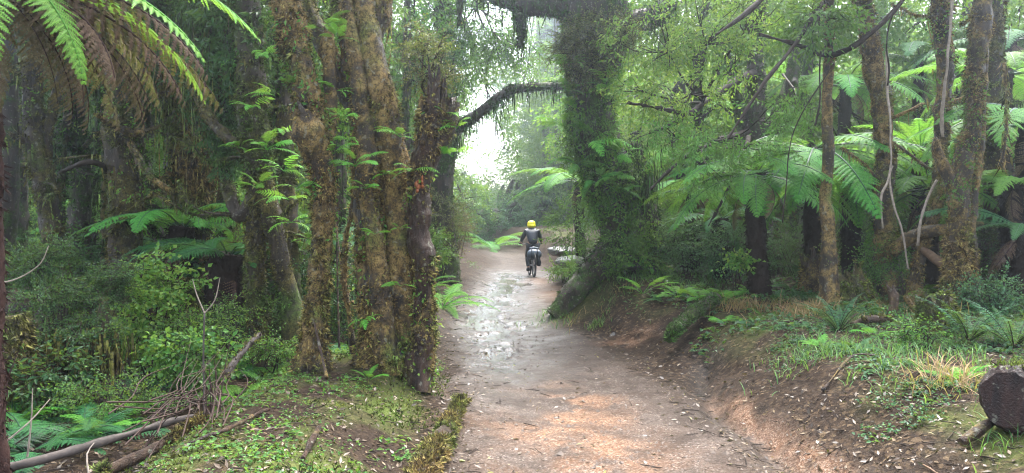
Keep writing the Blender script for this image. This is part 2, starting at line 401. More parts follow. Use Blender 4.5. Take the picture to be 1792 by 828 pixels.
# ------------------------------------------------------------------ templates
def frond_mesh(name, mat, rmat, L=1.0, W=.3, n=24, m=11, up=.8, arch=1.3, pdroop=.25, base=.14, simple=False, sparse=0, sag=0, seed=0, pw=.75):
    """a fern frond: arched rachis with paired pinnae, each with two rows of pinnules (or one strap when simple)"""
    rs = np.random.RandomState(seed)
    N = 60; s = np.linspace(0, 1, N)
    th = up - arch * s ** 1.25
    yaw = (rs.rand() - .5) * .35 * s ** 1.5
    tv = np.stack([np.cos(th) * np.sin(yaw), np.cos(th) * np.cos(yaw), np.sin(th)], 1)
    R = np.vstack([[0, 0, 0], np.cumsum(tv[:-1] * L / (N - 1), 0)])
    mb = MB()
    add_tube(mb, R[::4], (.0085 * (1 - s[::4] * .9) + .0008) * L ** .7, seg=4, step=9, cap=False, mi=1)
    k = np.arange(n)
    u = (k + .5) / n; sp = base + (1 - base) * u
    prof = np.clip(u * 2.6 + .3, 0, 1) * (1 - u) ** .62 * 1.12
    idx = sp * (N - 1)
    Rp = np.stack([np.interp(idx, np.arange(N), R[:, c]) for c in range(3)], 1)
    Tp = norm(np.stack([np.interp(idx, np.arange(N), tv[:, c]) for c in range(3)], 1))
    Sd = norm(np.cross(Tp, [0, 0, 1.0])); Nn = np.cross(Sd, Tp)
    sp_l = L * (1 - base) / n
    for side in (-1, 1):
        keep = rs.rand(n) >= sparse
        a = .28 + .55 * u + rs.normal(0, .06, n)
        D = norm(side * Sd * np.cos(a)[:, None] + Tp * np.sin(a)[:, None])
        Pl = W / 2 * prof * (1 + rs.normal(0, .05, n))
        dr = pdroop * (1 + rs.normal(0, .35, n)) + sag * rs.rand(n)
        E = np.cross(D, Nn)                               # across the pinna, in the frond's plane
        def at(q):  # q (Q,) -> (n,Q,3)
            q = np.asarray(q)
            return Rp[:, None] + D[:, None] * (Pl[:, None] * q)[..., None] + (-Nn[:, None] * .6 - np.array([0, 0, .4])) * (Pl[:, None] * (dr[:, None] * q ** 2))[..., None]
        if simple:
            q = np.array([0, .12, .45, .8, 1.0]); hw = np.array([.5, .9, .85, .5, .03]) * sp_l * pw * .5
            c = at(q); up_ = Nn[:, None] * (hw * .35)[None, :, None]
            V = np.stack([c - E[:, None] * hw[None, :, None] + up_, c, c + E[:, None] * hw[None, :, None] + up_], 2)[keep]
            kk = len(V); i = (np.arange(kk)[:, None] * 5 + np.arange(4)[None]) * 3
            F = np.concatenate([np.stack([i, i + 1, i + 4, i + 3], -1), np.stack([i + 1, i + 2, i + 5, i + 4], -1)], 1).reshape(-1, 4)
            mb.add(V.reshape(-1, 3), F, 0, True)
        else:
            q = (np.arange(m) + .1) / m
            c0 = at(q); c1 = at(q + .9 / m)
            pl = np.maximum(sp_l * .66 * (1 - q) ** .7, sp_l * .1) * (1 + rs.normal(0, .08, (n, m)))
            pl = np.minimum(pl, Pl[:, None] * .55)
            for sd in (-1, 1):
                o = E[:, None] * sd * pl[..., None] + D[:, None] * (pl * .35)[..., None] - Nn[:, None] * (pl * .28)[..., None]
                V = np.stack([c0, c1, c0 * .35 + c1 * .65 + o, c0 * .75 + c1 * .25 + o * .86], 2)[keep]
                kk = V.shape[0] * m
                F = np.arange(kk * 4).reshape(kk, 4)
                if sd * side > 0: F = F[:, ::-1]
                mb.add(V.reshape(-1, 3), F, 0, False)
            # midrib of every pinna ties its pinnules together
            qq = np.array([0, .33, .66, 1.0]); c = at(qq); hw = np.array([.05, .04, .03, .006]) * sp_l
            V = np.stack([c - E[:, None] * hw[None, :, None], c + E[:, None] * hw[None, :, None]], 2)[keep] + Nn[keep][:, None, None] * .0008 * L
            kk = len(V); i = (np.arange(kk)[:, None] * 4 + np.arange(3)[None]) * 2
            mb.add(V.reshape(-1, 3), np.stack([i, i + 1, i + 3, i + 2], -1).reshape(-1, 4), 0)
    return mb.mesh(name, [mat, rmat])

def spray_tpl(seed, L=.5, n=15, leafL=.07, leafW=.026, side=4, droop=.4, jit=.35):
    """a twig with side twigs and alternate leaves: returns (leafV, leafF, twigV, twigF), twig along +Y"""
    rs = np.random.RandomState(seed); mb = MB(); tw = MB()
    def one(p0, d, l, k, r):
        q = np.linspace(0, 1, 6)
        path = p0 + d * (l * q)[:, None] + np.array([0, 0, -1.0]) * (l * droop * .35 * q ** 2)[:, None] + rs.normal(0, .012 * l, (6, 3)) * q[:, None]
        V, F, c, N = tube(path, r * (1 - q * .8), seg=3, step=9, cap=False); tw.add(V, F)
        s = np.linspace(.15, 1, k); pp = np.stack([np.interp(s, q, path[:, c]) for c in range(3)], 1)
        sd = np.where(np.arange(k) % 2, 1.0, -1.0)[:, None]
        x = norm(np.cross(d, [0, 0, 1.0]))
        ld = norm(d[None] * .65 + x[None] * sd * .8 + rs.normal(0, jit, (k, 3)) + np.array([0, 0, -droop]))
        ld[-1] = norm(d + rs.normal(0, .2, 3))
        up = norm(np.array([0, 0, 1.0]) + rs.normal(0, jit * 1.2, (k, 3)))
        V, F = leaf_geo(pp, ld, up, leafL * rs.uniform(.65, 1.15, k), leafW * rs.uniform(.75, 1.15, k)); mb.add(V, F, 0, False)
        return path
    path = one(np.zeros(3), np.array([0, 1.0, 0]), L, n, .004)
    for i in range(side):
        b = path[1 + i % 4]; s = -1 if i % 2 else 1
        one(b, norm(np.array([s * .8, .75, rs.normal(0, .3)])), L * rs.uniform(.35, .6), max(4, n // 2), .0025)
    return np.concatenate(mb.v), np.concatenate(mb.f), np.concatenate(tw.v), np.concatenate(tw.f)

SPRAYS = {
    'small': [spray_tpl(k, .42, 15, .042, .02, 5, .25) for k in range(3)],
    'mid': [spray_tpl(10 + k, .5, 11, .085, .036, 3, .45) for k in range(3)],
    'willow': [spray_tpl(20 + k, .55, 13, .095, .026, 4, .8) for k in range(3)],
    'broad': [spray_tpl(30 + k, .4, 8, .085, .06, 3, .4) for k in range(3)],
    'tiny': [spray_tpl(40 + k, .3, 12, .034, .019, 5, .15, .5) for k in range(3)],
    'far': [spray_tpl(50 + k, .8, 8, .17, .085, 3, .35) for k in range(3)],
}

def add_sprays(mb, kind, pos, d, sc, rs=RS, twigs=True, leaf_mi=0, twig_mi=1, tilt=.5):
    T = SPRAYS[kind]; w = rs.randint(0, len(T), len(pos)); sc = np.broadcast_to(sc, len(pos))
    Mx = frames(d, roll=rs.normal(0, tilt, len(pos)))
    for i, (lv, lf, tv, tf) in enumerate(T):
        s = w == i
        if not s.any(): continue
        V, F = scatter(lv, lf, pos[s], Mx[s], sc[s]); mb.add(V, F, leaf_mi, False)
        if twigs: V, F = scatter(tv, tf, pos[s], Mx[s], sc[s]); mb.add(V, F, twig_mi, True)

def ell_pts(c, r, n, rs=RS, shell=.45):
    d = rdir(n, rs); q = rs.uniform(shell ** 3, 1, n) ** (1 / 3)
    c, r = np.asarray(c, float), np.asarray(r, float)
    lump = 1 + .28 * fbm(d * 2.3 + c, 2, 3)
    return c + d * r * (q * lump)[:, None], d

def crown_mesh(blobs, kind, sc=1.0, anchor=None, limb_every=9, twig_r=.012, rs=RS, outward=.7, droop=.25, mats=None):
    """blobs: [(centre, radii, count)]; limbs are drawn from the anchor points to some of the sprays"""
    mb = MB()
    for c, r, n in blobs:
        p, d = ell_pts(c, r, n, rs)
        dd = norm(d * outward + rdir(n, rs) * .55 + np.array([0, 0, -droop]))
        add_sprays(mb, kind, p - dd * .2 * sc, dd, sc * rs.uniform(.7, 1.25, n), rs)
        if anchor is not None and limb_every:
            A = np.atleast_2d(anchor); a = A[np.argmin(np.linalg.norm(A - np.asarray(c), axis=1))]
            hub = np.asarray(c) * .75 + a * .25
            add_tube(mb, [a, (a + hub) / 2 + rdir(1, rs)[0] * .12, hub], [twig_r * 2.6, twig_r * 2, twig_r * 1.6], seg=5, step=.25, cap=False, mi=1, amp=.1)
            for q in p[::limb_every]:
                mid = (hub + q) / 2 + rdir(1, rs)[0] * np.linalg.norm(q - hub) * .16
                add_tube(mb, [hub, mid, q], [twig_r * 1.5, twig_r, twig_r * .4], seg=4, step=.2, cap=False, mi=1)
    return mb

TUFT = []
for k in range(4):
    rs_ = np.random.RandomState(70 + k); V_, F_ = [], []
    for b in range(4):
        d_ = norm(np.array([rs_.normal(0, .55), 1.0, rs_.normal(0, .55)])); s_ = norm(np.cross(d_, rs_.normal(size=3))); L_ = rs_.uniform(.5, 1)
        V_ += [-s_ * .13 + d_ * -.05, s_ * .13 + d_ * -.05, d_ * L_]; F_.append([b * 3, b * 3 + 1, b * 3 + 2])
    TUFT.append((np.array(V_), np.array(F_)))

def add_tufts(mb, pos, d, sc, rs=RS, mi=0):
    w = rs.randint(0, 4, len(pos)); Mx = frames(d, roll=rs.uniform(0, 6.3, len(pos))); sc = np.broadcast_to(sc, len(pos))
    for i, (v, f) in enumerate(TUFT):
        s = w == i
        if s.any():
            V, F = scatter(v, f, pos[s], Mx[s], sc[s]); mb.add(V, F, mi, False)

def moss_on(mb, V, N, count, size=.045, down=.5, thr=-.1, freq=2.2, rs=RS, seed=3):
    i = rs.randint(0, len(V), count)
    p, n = V[i] + rs.normal(0, .012, (count, 3)), N[i]
    k = fbm(p * freq, 3, seed) > thr
    p, n = p[k], n[k]
    d = norm(n * .75 + rdir(len(p), rs) * .45 + np.array([0, 0, -down]))
    add_tufts(mb, p - n * .006, d, size * rs.uniform(.5, 1.5, len(p)) * (1 + .8 * np.clip(fbm(p * 3.1, 2, 8), -.5, 1)), rs)

def hang_moss(mb, pts, count, L=.25, w=.02, rs=RS, spread=.06):
    """limp strands hanging from a limb"""
    pts = np.asarray(pts); i = rs.randint(0, len(pts), count)
    p = pts[i] + rs.normal(0, spread, (count, 3)); l = L * rs.uniform(.25, 1.2, count) * (1 + .7 * fbm(p * 4, 2, 4)); ww = w * rs.uniform(.5, 1.3, count)
    a = rs.uniform(0, 6.3, count); x = np.stack([np.cos(a), np.sin(a), a * 0], 1)
    dz = np.array([0, 0, 1.0]); j = rs.normal(0, .02, (count, 3))
    v = np.stack([p - x * ww[:, None] / 2, p + x * ww[:, None] / 2, p - dz * l[:, None] * .55 + x * ww[:, None] * .45 + j, p - dz * l[:, None] * .55 - x * ww[:, None] * .45 + j, p - dz * l[:, None] + j * 2], 1)
    b = np.arange(count)[:, None] * 5
    mb.add(v.reshape(-1, 3), np.concatenate([b + [[0, 1, 2]], b + [[0, 2, 3]], b + [[3, 2, 4]]], 1).reshape(-1, 3), 0, False)

def ctrl_px(pts, Y, ground=True):
    """[(px,py,width_px[,dY])] -> control points and radii; the last one is carried into the ground"""
    c, r = [], []
    for q in pts:
        y = Y + (q[3] if len(q) > 3 else 0)
        c.append(P(q[0], q[1], y)); r.append(PXw(q[2], y) / 2)
    if ground:
        c[-1][2] = g1(c[-1][0], c[-1][1]) - .06
    return np.array(c), np.array(r)

TREES = {}
def tree(name, label, cat, Y, pts, group=None, mat='trunk', moss='moss_br', nm=2500, msize=.045, seg=36, step=.05, amp=.11, freq=3.0, lobes=0, lobe_amp=0, seed=0, fine=.012,
         limbs=(), hang=0, hangL=.3, crown=None, stems=(), flare=1.25, mthr=-.15, down=.5, jag=0, crook=0, leaves=0):
    """a tree from its outline: root Empty > trunk, stem(s), limb(s), moss, crown"""
    c, r = ctrl_px(pts, Y); r[-1] *= flare
    base = (c[-1][0], c[-1][1], g1(c[-1][0], c[-1][1]))
    root = thing(name, label, cat, base, group)
    mm = MB(); 
    V, F, cap, N = tube(c[::-1], r[::-1], seg, step, amp, freq, .4, lobes, lobe_amp, seed, True, fine, .09, jag)
    mb = MB(); mb.add(V, F); mb.add(V, cap, 0, False); mb.obj('trunk', M[mat], root)
    if nm: moss_on(mm, V, N, nm, msize, down, mthr, seed=seed); moss_on(mm, V, N, nm // 3, msize * 1.55, down * 1.4, .05, 3.3, seed=seed + 9)
    for k, (sp, part) in enumerate([(s, 'stem') for s in stems] + [(s, 'limb') for s in limbs]):
        lm = mat; opts = {}
        if isinstance(sp, dict): opts = sp; sp = opts['pts']; lm = opts.get('mat', mat)
        cc, rr = ctrl_px(sp, Y, ground=(part == 'stem'))
        V2, F2, c2, N2 = tube(cc[::-1], rr[::-1], max(8, int(seg * .5)), step, amp, freq * 1.3, .4, 0, 0, seed + k + 1, True, fine * .7, .07, .8)
        mb = MB(); mb.add(V2, F2); mb.add(V2, c2, 0, False); mb.obj(part, M[lm], root)
        a2 = np.linalg.norm(np.diff(cc, axis=0), axis=1).sum() * rr.mean() * 6.3
        if nm and opts.get('moss', 1): moss_on(mm, V2, N2, int(min(nm, 260 * a2 * 8)), msize * .8, down, mthr, seed=seed)
        hm = opts.get('hang', 0)
        if hm: hang_moss(mm, V2, hm, opts.get('hangL', hangL))
    rs = np.random.RandomState(seed + 333)
    for k in range(crook):                                              # crooked side branches
        i = rs.randint(int(len(V) * .28), int(len(V) * .85)); p0 = V[i] - N[i] * .03; sx = rs.choice([-1, 1]); l = rs.uniform(.5, 1.25)
        d0 = norm(np.array([sx, rs.uniform(-.8, .3), rs.uniform(-.25, .7)])); q = [p0]
        for j in range(4): q.append(q[-1] + d0 * l / 4); d0 = norm(d0 + rs.normal(0, .42, 3))
        r0 = rs.uniform(.014, .026)
        V2, F2, c2, N2 = tube(q, np.linspace(r0, .005, 5), 9, .04, .25, 9, .6, 0, 0, k, True, .004, .03, .5); mb = MB(); mb.add(V2, F2); mb.add(V2, c2, 0, False); mb.obj('limb', M[mat], root)
        if nm: moss_on(mm, V2, N2, 420, msize * .75, .9, -.35, seed=k); hang_moss(mm, V2, 34, .13, .012, spread=.01)
    if hang: hang_moss(mm, V[len(V) // 3:], hang, hangL)
    if leaves:                                                          # small creepers clinging to the bark
        i = rs.randint(0, len(V), leaves * 3); k_ = fbm(V[i] * 1.6, 3, seed + 40); i = i[k_ > .02][:leaves]; n_ = len(i)
        i = np.repeat(i, 3); p = V[i] + rs.normal(0, .025, (len(i), 3)) + N[i] * .02; L = rs.uniform(.018, .058, len(i)) * (msize / .04) ** .8
        d = norm(rdir(len(i), rs) + np.array([0, 0, -.35]) + N[i] * .35); vv, ff = leaf_geo(p, d, norm(N[i] + rdir(len(i), rs) * .5), L, L * rs.uniform(.35, .6, len(i)))
        lb = MB(); lb.add(vv, ff, 0, False); tag(lb.obj('creeper_leaves', M['leaf_lime' if seed % 3 else 'leaf'], root), kind='stuff')
    if mm.v: tag(mm.obj('moss', M[moss], root), kind='stuff')
    if crown:
        anchor = crown.get('anchor', None)
        anchor = c[0] if anchor is None else np.array(anchor)
        cm = crown_mesh(crown['blobs'], crown.get('kind', 'mid'), crown.get('sc', 1.0), anchor, crown.get('every', 9), crown.get('twig', .012), droop=crown.get('droop', .25))
        cm.obj('crown', [M[crown.get('mat', 'leaf')], M['twig']], root)
    TREES[label] = root
    return root

FM = {}
def fronds(key, cnt, **k):
    FM[key] = [frond_mesh('frond', seed=100 + 7 * i + len(FM) * 31, **{**k, 'up': k.get('up', .8) + .12 * (i - cnt / 2) / cnt, 'arch': k.get('arch', 1.3) * (1 + .22 * (i - cnt / 2) / cnt)}) for i in range(cnt)]

def build_fronds():
    fronds('tree', 4, mat=M['frond'], rmat=M['frond_dark'], W=.42, n=26, m=13, up=.55, arch=1.15, pdroop=.22, sparse=.03)
    fronds('lime', 4, mat=M['frond_lime'], rmat=M['frond'], W=.34, n=26, m=13, up=.5, arch=1.15, pdroop=.25)
    fronds('blue', 4, mat=M['frond_blue'], rmat=M['frond_dark'], W=.36, n=24, m=10, up=.55, arch=1.2, pdroop=.22)
    fronds('dark', 3, mat=M['frond_dark'], rmat=M['fibre'], W=.36, n=24, m=10, up=.5, arch=1.3, pdroop=.25)
    fronds('dead', 4, mat=M['frond_dead'], rmat=M['redfibre'], W=.30, n=24, m=9, up=.3, arch=1.3, pdroop=.7, sag=.6, sparse=.12)
    fronds('crownfern', 4, mat=M['frond_deep'], rmat=M['fibre'], W=.24, n=30, up=1.2, arch=1.1, pdroop=.3, simple=True, base=.1, pw=.6)
    fronds('epi', 4, mat=M['frond_lime'], rmat=M['frond'], W=.46, n=11, up=.6, arch=1.2, pdroop=.2, simple=True, base=.2, pw=.62)
    fronds('ground', 4, mat=M['frond_lime'], rmat=M['frond'], W=.5, n=15, m=8, up=.75, arch=1.1, pdroop=.15, base=.3)
    fronds('strap', 3, mat=M['grass'], rmat=M['grass'], W=.03, n=3, up=1.0, arch=1.4, simple=True)

def frond_obj(root, mesh, az, pitch, roll, L, loc=(0, 0, 0), name='frond'):
    o = bpy.data.objects.new(name, mesh); C.objects.link(o); o.parent = root
    o.location = loc; o.rotation_euler = (pitch, roll, az); o.scale = (L, L, L); return o

def fern(name, label, loc, key, n, L, group=None, pitch=(-.1, .25), az=None, trunk=None, tmat='fibre', dead=0, deadL=None, cat='fern', seed=0, sink=.02):
    """crown of fronds (each a part) on an optional fibrous trunk; az limits the fan of headings (degrees, 0 = away from us)"""
    rs = np.random.RandomState(seed + 400)
    x, y, z = loc
    gz = g1(x, y)
    root = thing(name, label, cat, (x, y, gz if trunk else z), group)
    off = z - gz if trunk else 0
    if trunk:
        V = MB(); h = z - gz
        Vv, N = add_tube(V, [(x + trunk * .3, y, gz - .1), (x, y, gz + h * .4), (x - trunk * .2, y, gz + h * .8), (x, y, z + .03)], [trunk * 1.15, trunk, trunk * .9, trunk * .8], seg=18, step=.06, amp=.14, freq=9, seed=seed, fine=.012)
        moss_on(V, Vv, N, 900, .05, 1.3, -1, seed=seed); V.obj('trunk', M[tmat], root)
    lo, hi = az or (0, 360)
    for i in range(n):
        a = math.radians(lo + (hi - lo) * (i + rs.uniform(.15, .85)) / n)
        ml = FM[key]; frond_obj(root, ml[rs.randint(len(ml))], a, rs.uniform(*pitch), rs.normal(0, .18), L * rs.uniform(.78, 1.1), (0, 0, off - sink))
    for i in range(dead):
        a = math.radians(lo + (hi - lo) * (i + rs.uniform(0, 1)) / dead)
        ml = FM['dead']; frond_obj(root, ml[rs.randint(len(ml))], a, rs.uniform(-1.1, -.6), rs.normal(0, .3), (deadL or L * .9) * rs.uniform(.7, 1.1), (0, 0, off - .05), 'dead_frond')
    return root
# ------------------------------------------------------------------ camera, light, air
sc = bpy.context.scene
cam = bpy.data.cameras.new('camera'); co = bpy.data.objects.new('camera', cam); C.objects.link(co)
co.location = (0, 0, EYE); co.rotation_euler = (PI / 2, 0, 0)
cam.sensor_width = 36; cam.lens = 36 * F_PX / 1792; cam.shift_y = -(414 - HY) / 1792; cam.clip_end = 600; cam.clip_start = .05
sc.camera = co
SUN_EL, SUN_AZ = math.radians(62), math.radians(25)
w = bpy.data.worlds.new('World'); sc.world = w; w.use_nodes = True
nt = w.node_tree; bg = nt.nodes['Background']
sky = nt.nodes.new('ShaderNodeTexSky'); sky.sky_type = 'NISHITA'; sky.sun_disc = False
sky.sun_elevation = SUN_EL; sky.sun_rotation = SUN_AZ; sky.dust_density = 4; sky.air_density = 1.0; sky.ozone_density = 1.0
hs = nt.nodes.new('ShaderNodeHueSaturation'); hs.inputs['Saturation'].default_value = .58
nt.links.new(sky.outputs[0], hs.inputs['Color']); nt.links.new(hs.outputs[0], bg.inputs['Color'])
bg.inputs['Strength'].default_value = .15
sl = bpy.data.lights.new('overcast_sun', 'SUN'); so = bpy.data.objects.new('overcast_sun', sl); C.objects.link(so)
sl.energy = 1.3; sl.angle = math.radians(40); sl.color = (1, .985, .96)
so.rotation_euler = (math.radians(28), 0, -SUN_AZ + PI)      # high, from ahead over the track
sc.view_settings.view_transform = 'Standard'; sc.view_settings.look = 'None'; sc.view_settings.exposure = 3.2; sc.view_settings.gamma = 1
sc.view_settings.use_curve_mapping = False
cy = sc.cycles
cy.max_bounces = 6; cy.diffuse_bounces = 2; cy.glossy_bounces = 2; cy.transmission_bounces = 3; cy.volume_bounces = 0; cy.transparent_max_bounces = 4
cy.sample_clamp_indirect = 6; cy.caustics_reflective = False; cy.caustics_refractive = False
cy.filter_width = 1.1; cy.use_denoising = True; cy.denoiser = 'OPENIMAGEDENOISE'

hz = bpy.data.materials.new('damp_air'); hz.use_nodes = True; ht = hz.node_tree; ht.nodes.clear()
ho = ht.nodes.new('ShaderNodeOutputMaterial'); hv = ht.nodes.new('ShaderNodeVolumePrincipled')
hv.inputs['Color'].default_value = (.80, .91, 1, 1); hv.inputs['Density'].default_value = .0035; hv.inputs['Anisotropy'].default_value = .86
ht.links.new(hv.outputs[0], ho.inputs['Volume'])
hb = MB(); q = np.array([[x, y, z] for x in (-118, 118) for y in (-12, 118) for z in (-4, 15)], float)
hb.add(q, [[0, 1, 3, 2], [4, 6, 7, 5], [0, 4, 5, 1], [2, 3, 7, 6], [0, 2, 6, 4], [1, 5, 7, 3]], 0, False)
tag(hb.obj('haze', hz), kind='stuff')

# ------------------------------------------------------------------ ground
def grid_ground():
    ys = [-10, -6, -3, -1, .3, 1.2, 1.8, 2.3, 2.7]
    while ys[-1] < 48: ys.append(ys[-1] + max(.022, .0065 * ys[-1]))
    ys += [50, 53, 57, 62, 68, 75, 85, 98, 112]
    near = list(np.arange(-4.2, 4.4, .032))
    mid = [near[-1]]
    while mid[-1] < 14: mid.append(mid[-1] + .1)
    far = [16, 19, 23, 28, 35, 45, 60, 80, 112]
    xs = [-v for v in far[::-1]] + [-v for v in mid[:0:-1]] + near + mid[1:] + far
    X, Y = np.meshgrid(np.array(xs), np.array(ys))
    Z = gh(X, Y)
    d = X - path_c(Y); hw = path_w(Y)
    n1 = fbm2(X, Y, 1.3, 4, 31); n2 = fbm2(X, Y, 4.5, 4, 33)
    path = smooth((hw + .12 - np.abs(d) + n1 * .25 + n2 * .22) / .35)
    # wet run down the left half of the track
    wc = np.interp(Y, [4, 7, 9, 11, 13, 16, 19, 22, 25, 34], [.2, .1, -.15, -.28, -.42, -.30, -.25, -.05, -.1, -.9])
    ww = np.interp(Y, [4, 7, 9, 11, 13, 16, 19, 22, 34], [.2, .3, .34, .46, .5, .5, .5, .6, .7])
    run = np.exp(-((X - wc) / ww) ** 2)
    wet = np.clip(run * smooth((Y - 7.2) / 1.6) * 1.2 + n2 * .45 * run, 0, 1)
    wet = np.maximum(wet, np.clip(np.exp(-((X - wc) / (ww * 2.0)) ** 2) * smooth((Y - 7) / 2) * (.9 + n1), 0, .95) * path)
    wet = np.maximum(wet, .55 * smooth((-d / hw - .1) / .5) * smooth((Y - 6) / 3) * path)
    rxx = rill_x(Y); rl = np.exp(-((X - rxx + .06 * np.sin(Y * 5.1)) / .2) ** 2) * smooth((Y - 3.2)) * smooth((9.5 - Y) / 1.5)
    wet = np.maximum(wet, .35 * rl)
    org = smooth(.5 + n1 * 1.3 - .2) * np.exp(-((X - .42) / .62) ** 2) * smooth((9.6 - Y) / 2.4) * smooth(.6 + n2 * 2.2 + n1)
    org = np.maximum(org, np.exp(-(((X - .75) / .35) ** 2 + ((Y - 20) / 3.2) ** 2)) * .9)
    org = np.maximum(org, np.exp(-(((X - rxx - .10) / .10) ** 2)) * smooth((Y - 3.4) / .6) * smooth((7.9 - Y) / .8) * np.clip(.55 + n2 * 2.2, 0, 1))
    org = np.maximum(org, np.exp(-(((X - 1.55) / .38) ** 2 + ((Y - 10.15) / .25) ** 2)) * np.clip(.5 + n2 * 2, 0, .8))
    wet = wet * (.15 + .85 * smooth((27 - Y) / 4)); mossm = smooth((-d - hw) / .35) * smooth((8.4 - Y) / 1.2) * smooth((2.0 + d + hw) / .6) * np.clip(.52 + n1 * 1.7 + n2 * .7, 0, 1)
    mossm = np.maximum(mossm, np.exp(-((X - 1.2) / .75) ** 2 - ((Y - 12.6) / .8) ** 2) * np.clip(.5 + n2, 0, 1))
    mossm = np.maximum(mossm, smooth((d - hw - .5) / .6) * np.clip(n1 * 2.2 + n2, 0, 1) * .8)
    lit = np.clip(.55 + n1 * .9, 0, 1)
    # standing water settles into the run
    pud = (run * smooth((Y - 8.6) / .8) * (smooth((24.5 - Y) / 2)) + n2 * 1.1 + n1 * .5) > .72
    pud |= (np.exp(-(((X - .28) / .42) ** 2 + ((Y - 20.2) / 1.0) ** 2)) + n2 * .4) > .62
    pud &= Y < 25
    Zs = gh(X, Y, False) - .022
    Z = np.where(pud, Zs, Z); Z = Z + np.where(wet > .5, -.006, 0)
    ny, nx = X.shape
    idx = np.arange(ny * nx).reshape(ny, nx)
    F = np.stack([idx[:-1, :-1], idx[:-1, 1:], idx[1:, 1:], idx[1:, :-1]], -1).reshape(-1, 4)
    V = np.stack([X, Y, Z], -1).reshape(-1, 3)
    fp = path.ravel()[F].mean(1) > .5; fw = pud.ravel()[F].all(1)
    for nm, sel, mat in (('ground', ~fp & ~fw, M['ground']), ('path', fp & ~fw, M['ground']), ('puddle', fw, M['water'])):
        f = F[sel]; used = np.unique(f); remap = np.full(len(V), -1); remap[used] = np.arange(len(used))
        mb = MB(); mb.add(V[used], remap[f]); o = mb.obj(nm, mat); tag(o, kind='structure')
        if nm != 'puddle':
            for an, av in (('a_path', path * (.5 + .5 * smooth((10 - Y) / 3.5)) * np.clip(1.05 - .9 * smooth((np.abs(d) / hw - .62) / .3) * (.6 + n1), 0, 1)), ('a_wet', wet), ('a_orange', np.clip(org, 0, 1)), ('a_moss', mossm), ('a_litter', lit)):
                a = o.data.attributes.new(an, 'FLOAT', 'POINT'); a.data.foreach_set('value', av.ravel()[used].astype(np.float32))
grid_ground()

def ground_n(x, y, e=.06):
    return norm(np.stack([-(gh(x + e, y) - gh(x - e, y)) / (2 * e), -(gh(x, y + e) - gh(x, y - e)) / (2 * e), np.ones_like(x)], 1))

def view_pts(n, y0, y1, rs=RS, xl=-1.15, xr=1.15, power=2.0):
    """points over the visible wedge of ground, denser nearby"""
    t = rs.rand(n); y = y0 * (y1 / y0) ** t if power == 2 else y0 + (y1 - y0) * t
    return y * rs.uniform(xl, xr, n) * .66, y

def scatter_litter():
    for name, mat, n, ll, keep in (('fallen_leaves', 'litter', 42000, (.02, .06), 0), ('pale_fallen_leaves', 'litter_pale', 3600, (.014, .06), 1)):
        x, y = view_pts(n, 3.6, 26)
        d = x - path_c(y); hw = path_w(y); k = fbm2(x, y, 1.1, 3, 41)
        edge = np.exp(-((np.abs(d) - hw * .85) / .45) ** 2)
        pr = np.where(np.abs(d) < hw * .75, .12 + .9 * np.clip(k, 0, 1), .75); pr = np.where((d < -.6 * hw) & (y > 6), .95, pr)
        if keep:
            pr = .10 * (np.abs(d) < hw) + .75 * edge * (d > 0) * (y > 7) + .35 * edge * (d < 0) * (y < 13) + .05
            pr = pr * np.clip(.6 + k * 1.6, 0, 1.3)
        s = RS.rand(n) < pr; x, y = x[s], y[s]; n = len(x)
        z = gh(x, y) + .004
        nn = norm(ground_n(x, y) + RS.normal(0, .38, (n, 3)))
        a = RS.uniform(0, 6.3, n); dd = np.stack([np.cos(a), np.sin(a), a * 0], 1); dd = norm(dd - nn * (dd * nn).sum(1, keepdims=True))
        L = RS.uniform(*ll, n); V, F = leaf_geo(np.stack([x, y, z], 1), dd, nn, L, L * RS.uniform(.25, .5, n), RS.uniform(-.2, .35), .1)
        mb = MB(); mb.add(V, F, 0, False); tag(mb.obj(name, M[mat]), kind='stuff')
    # bits of bark and twig litter
    x, y = view_pts(5200, 3.6, 20); d = x - path_c(y); s = (np.abs(d) > path_w(y) * .7) | (RS.rand(len(x)) < .12); x, y = x[s], y[s]; n = len(x)
    a = RS.uniform(0, 6.3, n); L = RS.uniform(.03, .16, n); dd = norm(np.stack([np.cos(a), np.sin(a), RS.normal(0, .12, n)], 1))
    p = np.stack([x, y, gh(x, y) + .006], 1); Mx = frames(dd)
    tv, tf, _, _ = tube([(0, -.5, 0), (.04, 0, .02), (0, .5, 0)], [.022, .025, .012], seg=4, step=.3, cap=False)
    V, F = scatter(tv, tf, p, Mx, L); mb = MB(); mb.add(V, F); tag(mb.obj('twig_litter', M['twig']), kind='stuff')
    # pebbles on the track
    x, y = view_pts(15000, 3.6, 16, xl=-.5, xr=.8); d = x - path_c(y); s = np.abs(d) < path_w(y) * RS.uniform(.5, 1.05, len(x)); x, y = x[s], y[s]; n = len(x)
    o = np.array([[1, 0, 0], [-1, 0, 0], [0, 1, 0], [0, -1, 0], [0, 0, .7], [0, 0, -.7]], float)
    f = np.array([[0, 2, 4], [2, 1, 4], [1, 3, 4], [3, 0, 4]])
    V, F = scatter(o, f, np.stack([x, y, gh(x, y)], 1), frames(rdir(n) * [1, 1, .2]), RS.gamma(2, .0028, n) + .002)
    mb = MB(); mb.add(V, F, 0, False); tag(mb.obj('gravel', M['pebble']), kind='stuff')
scatter_litter()

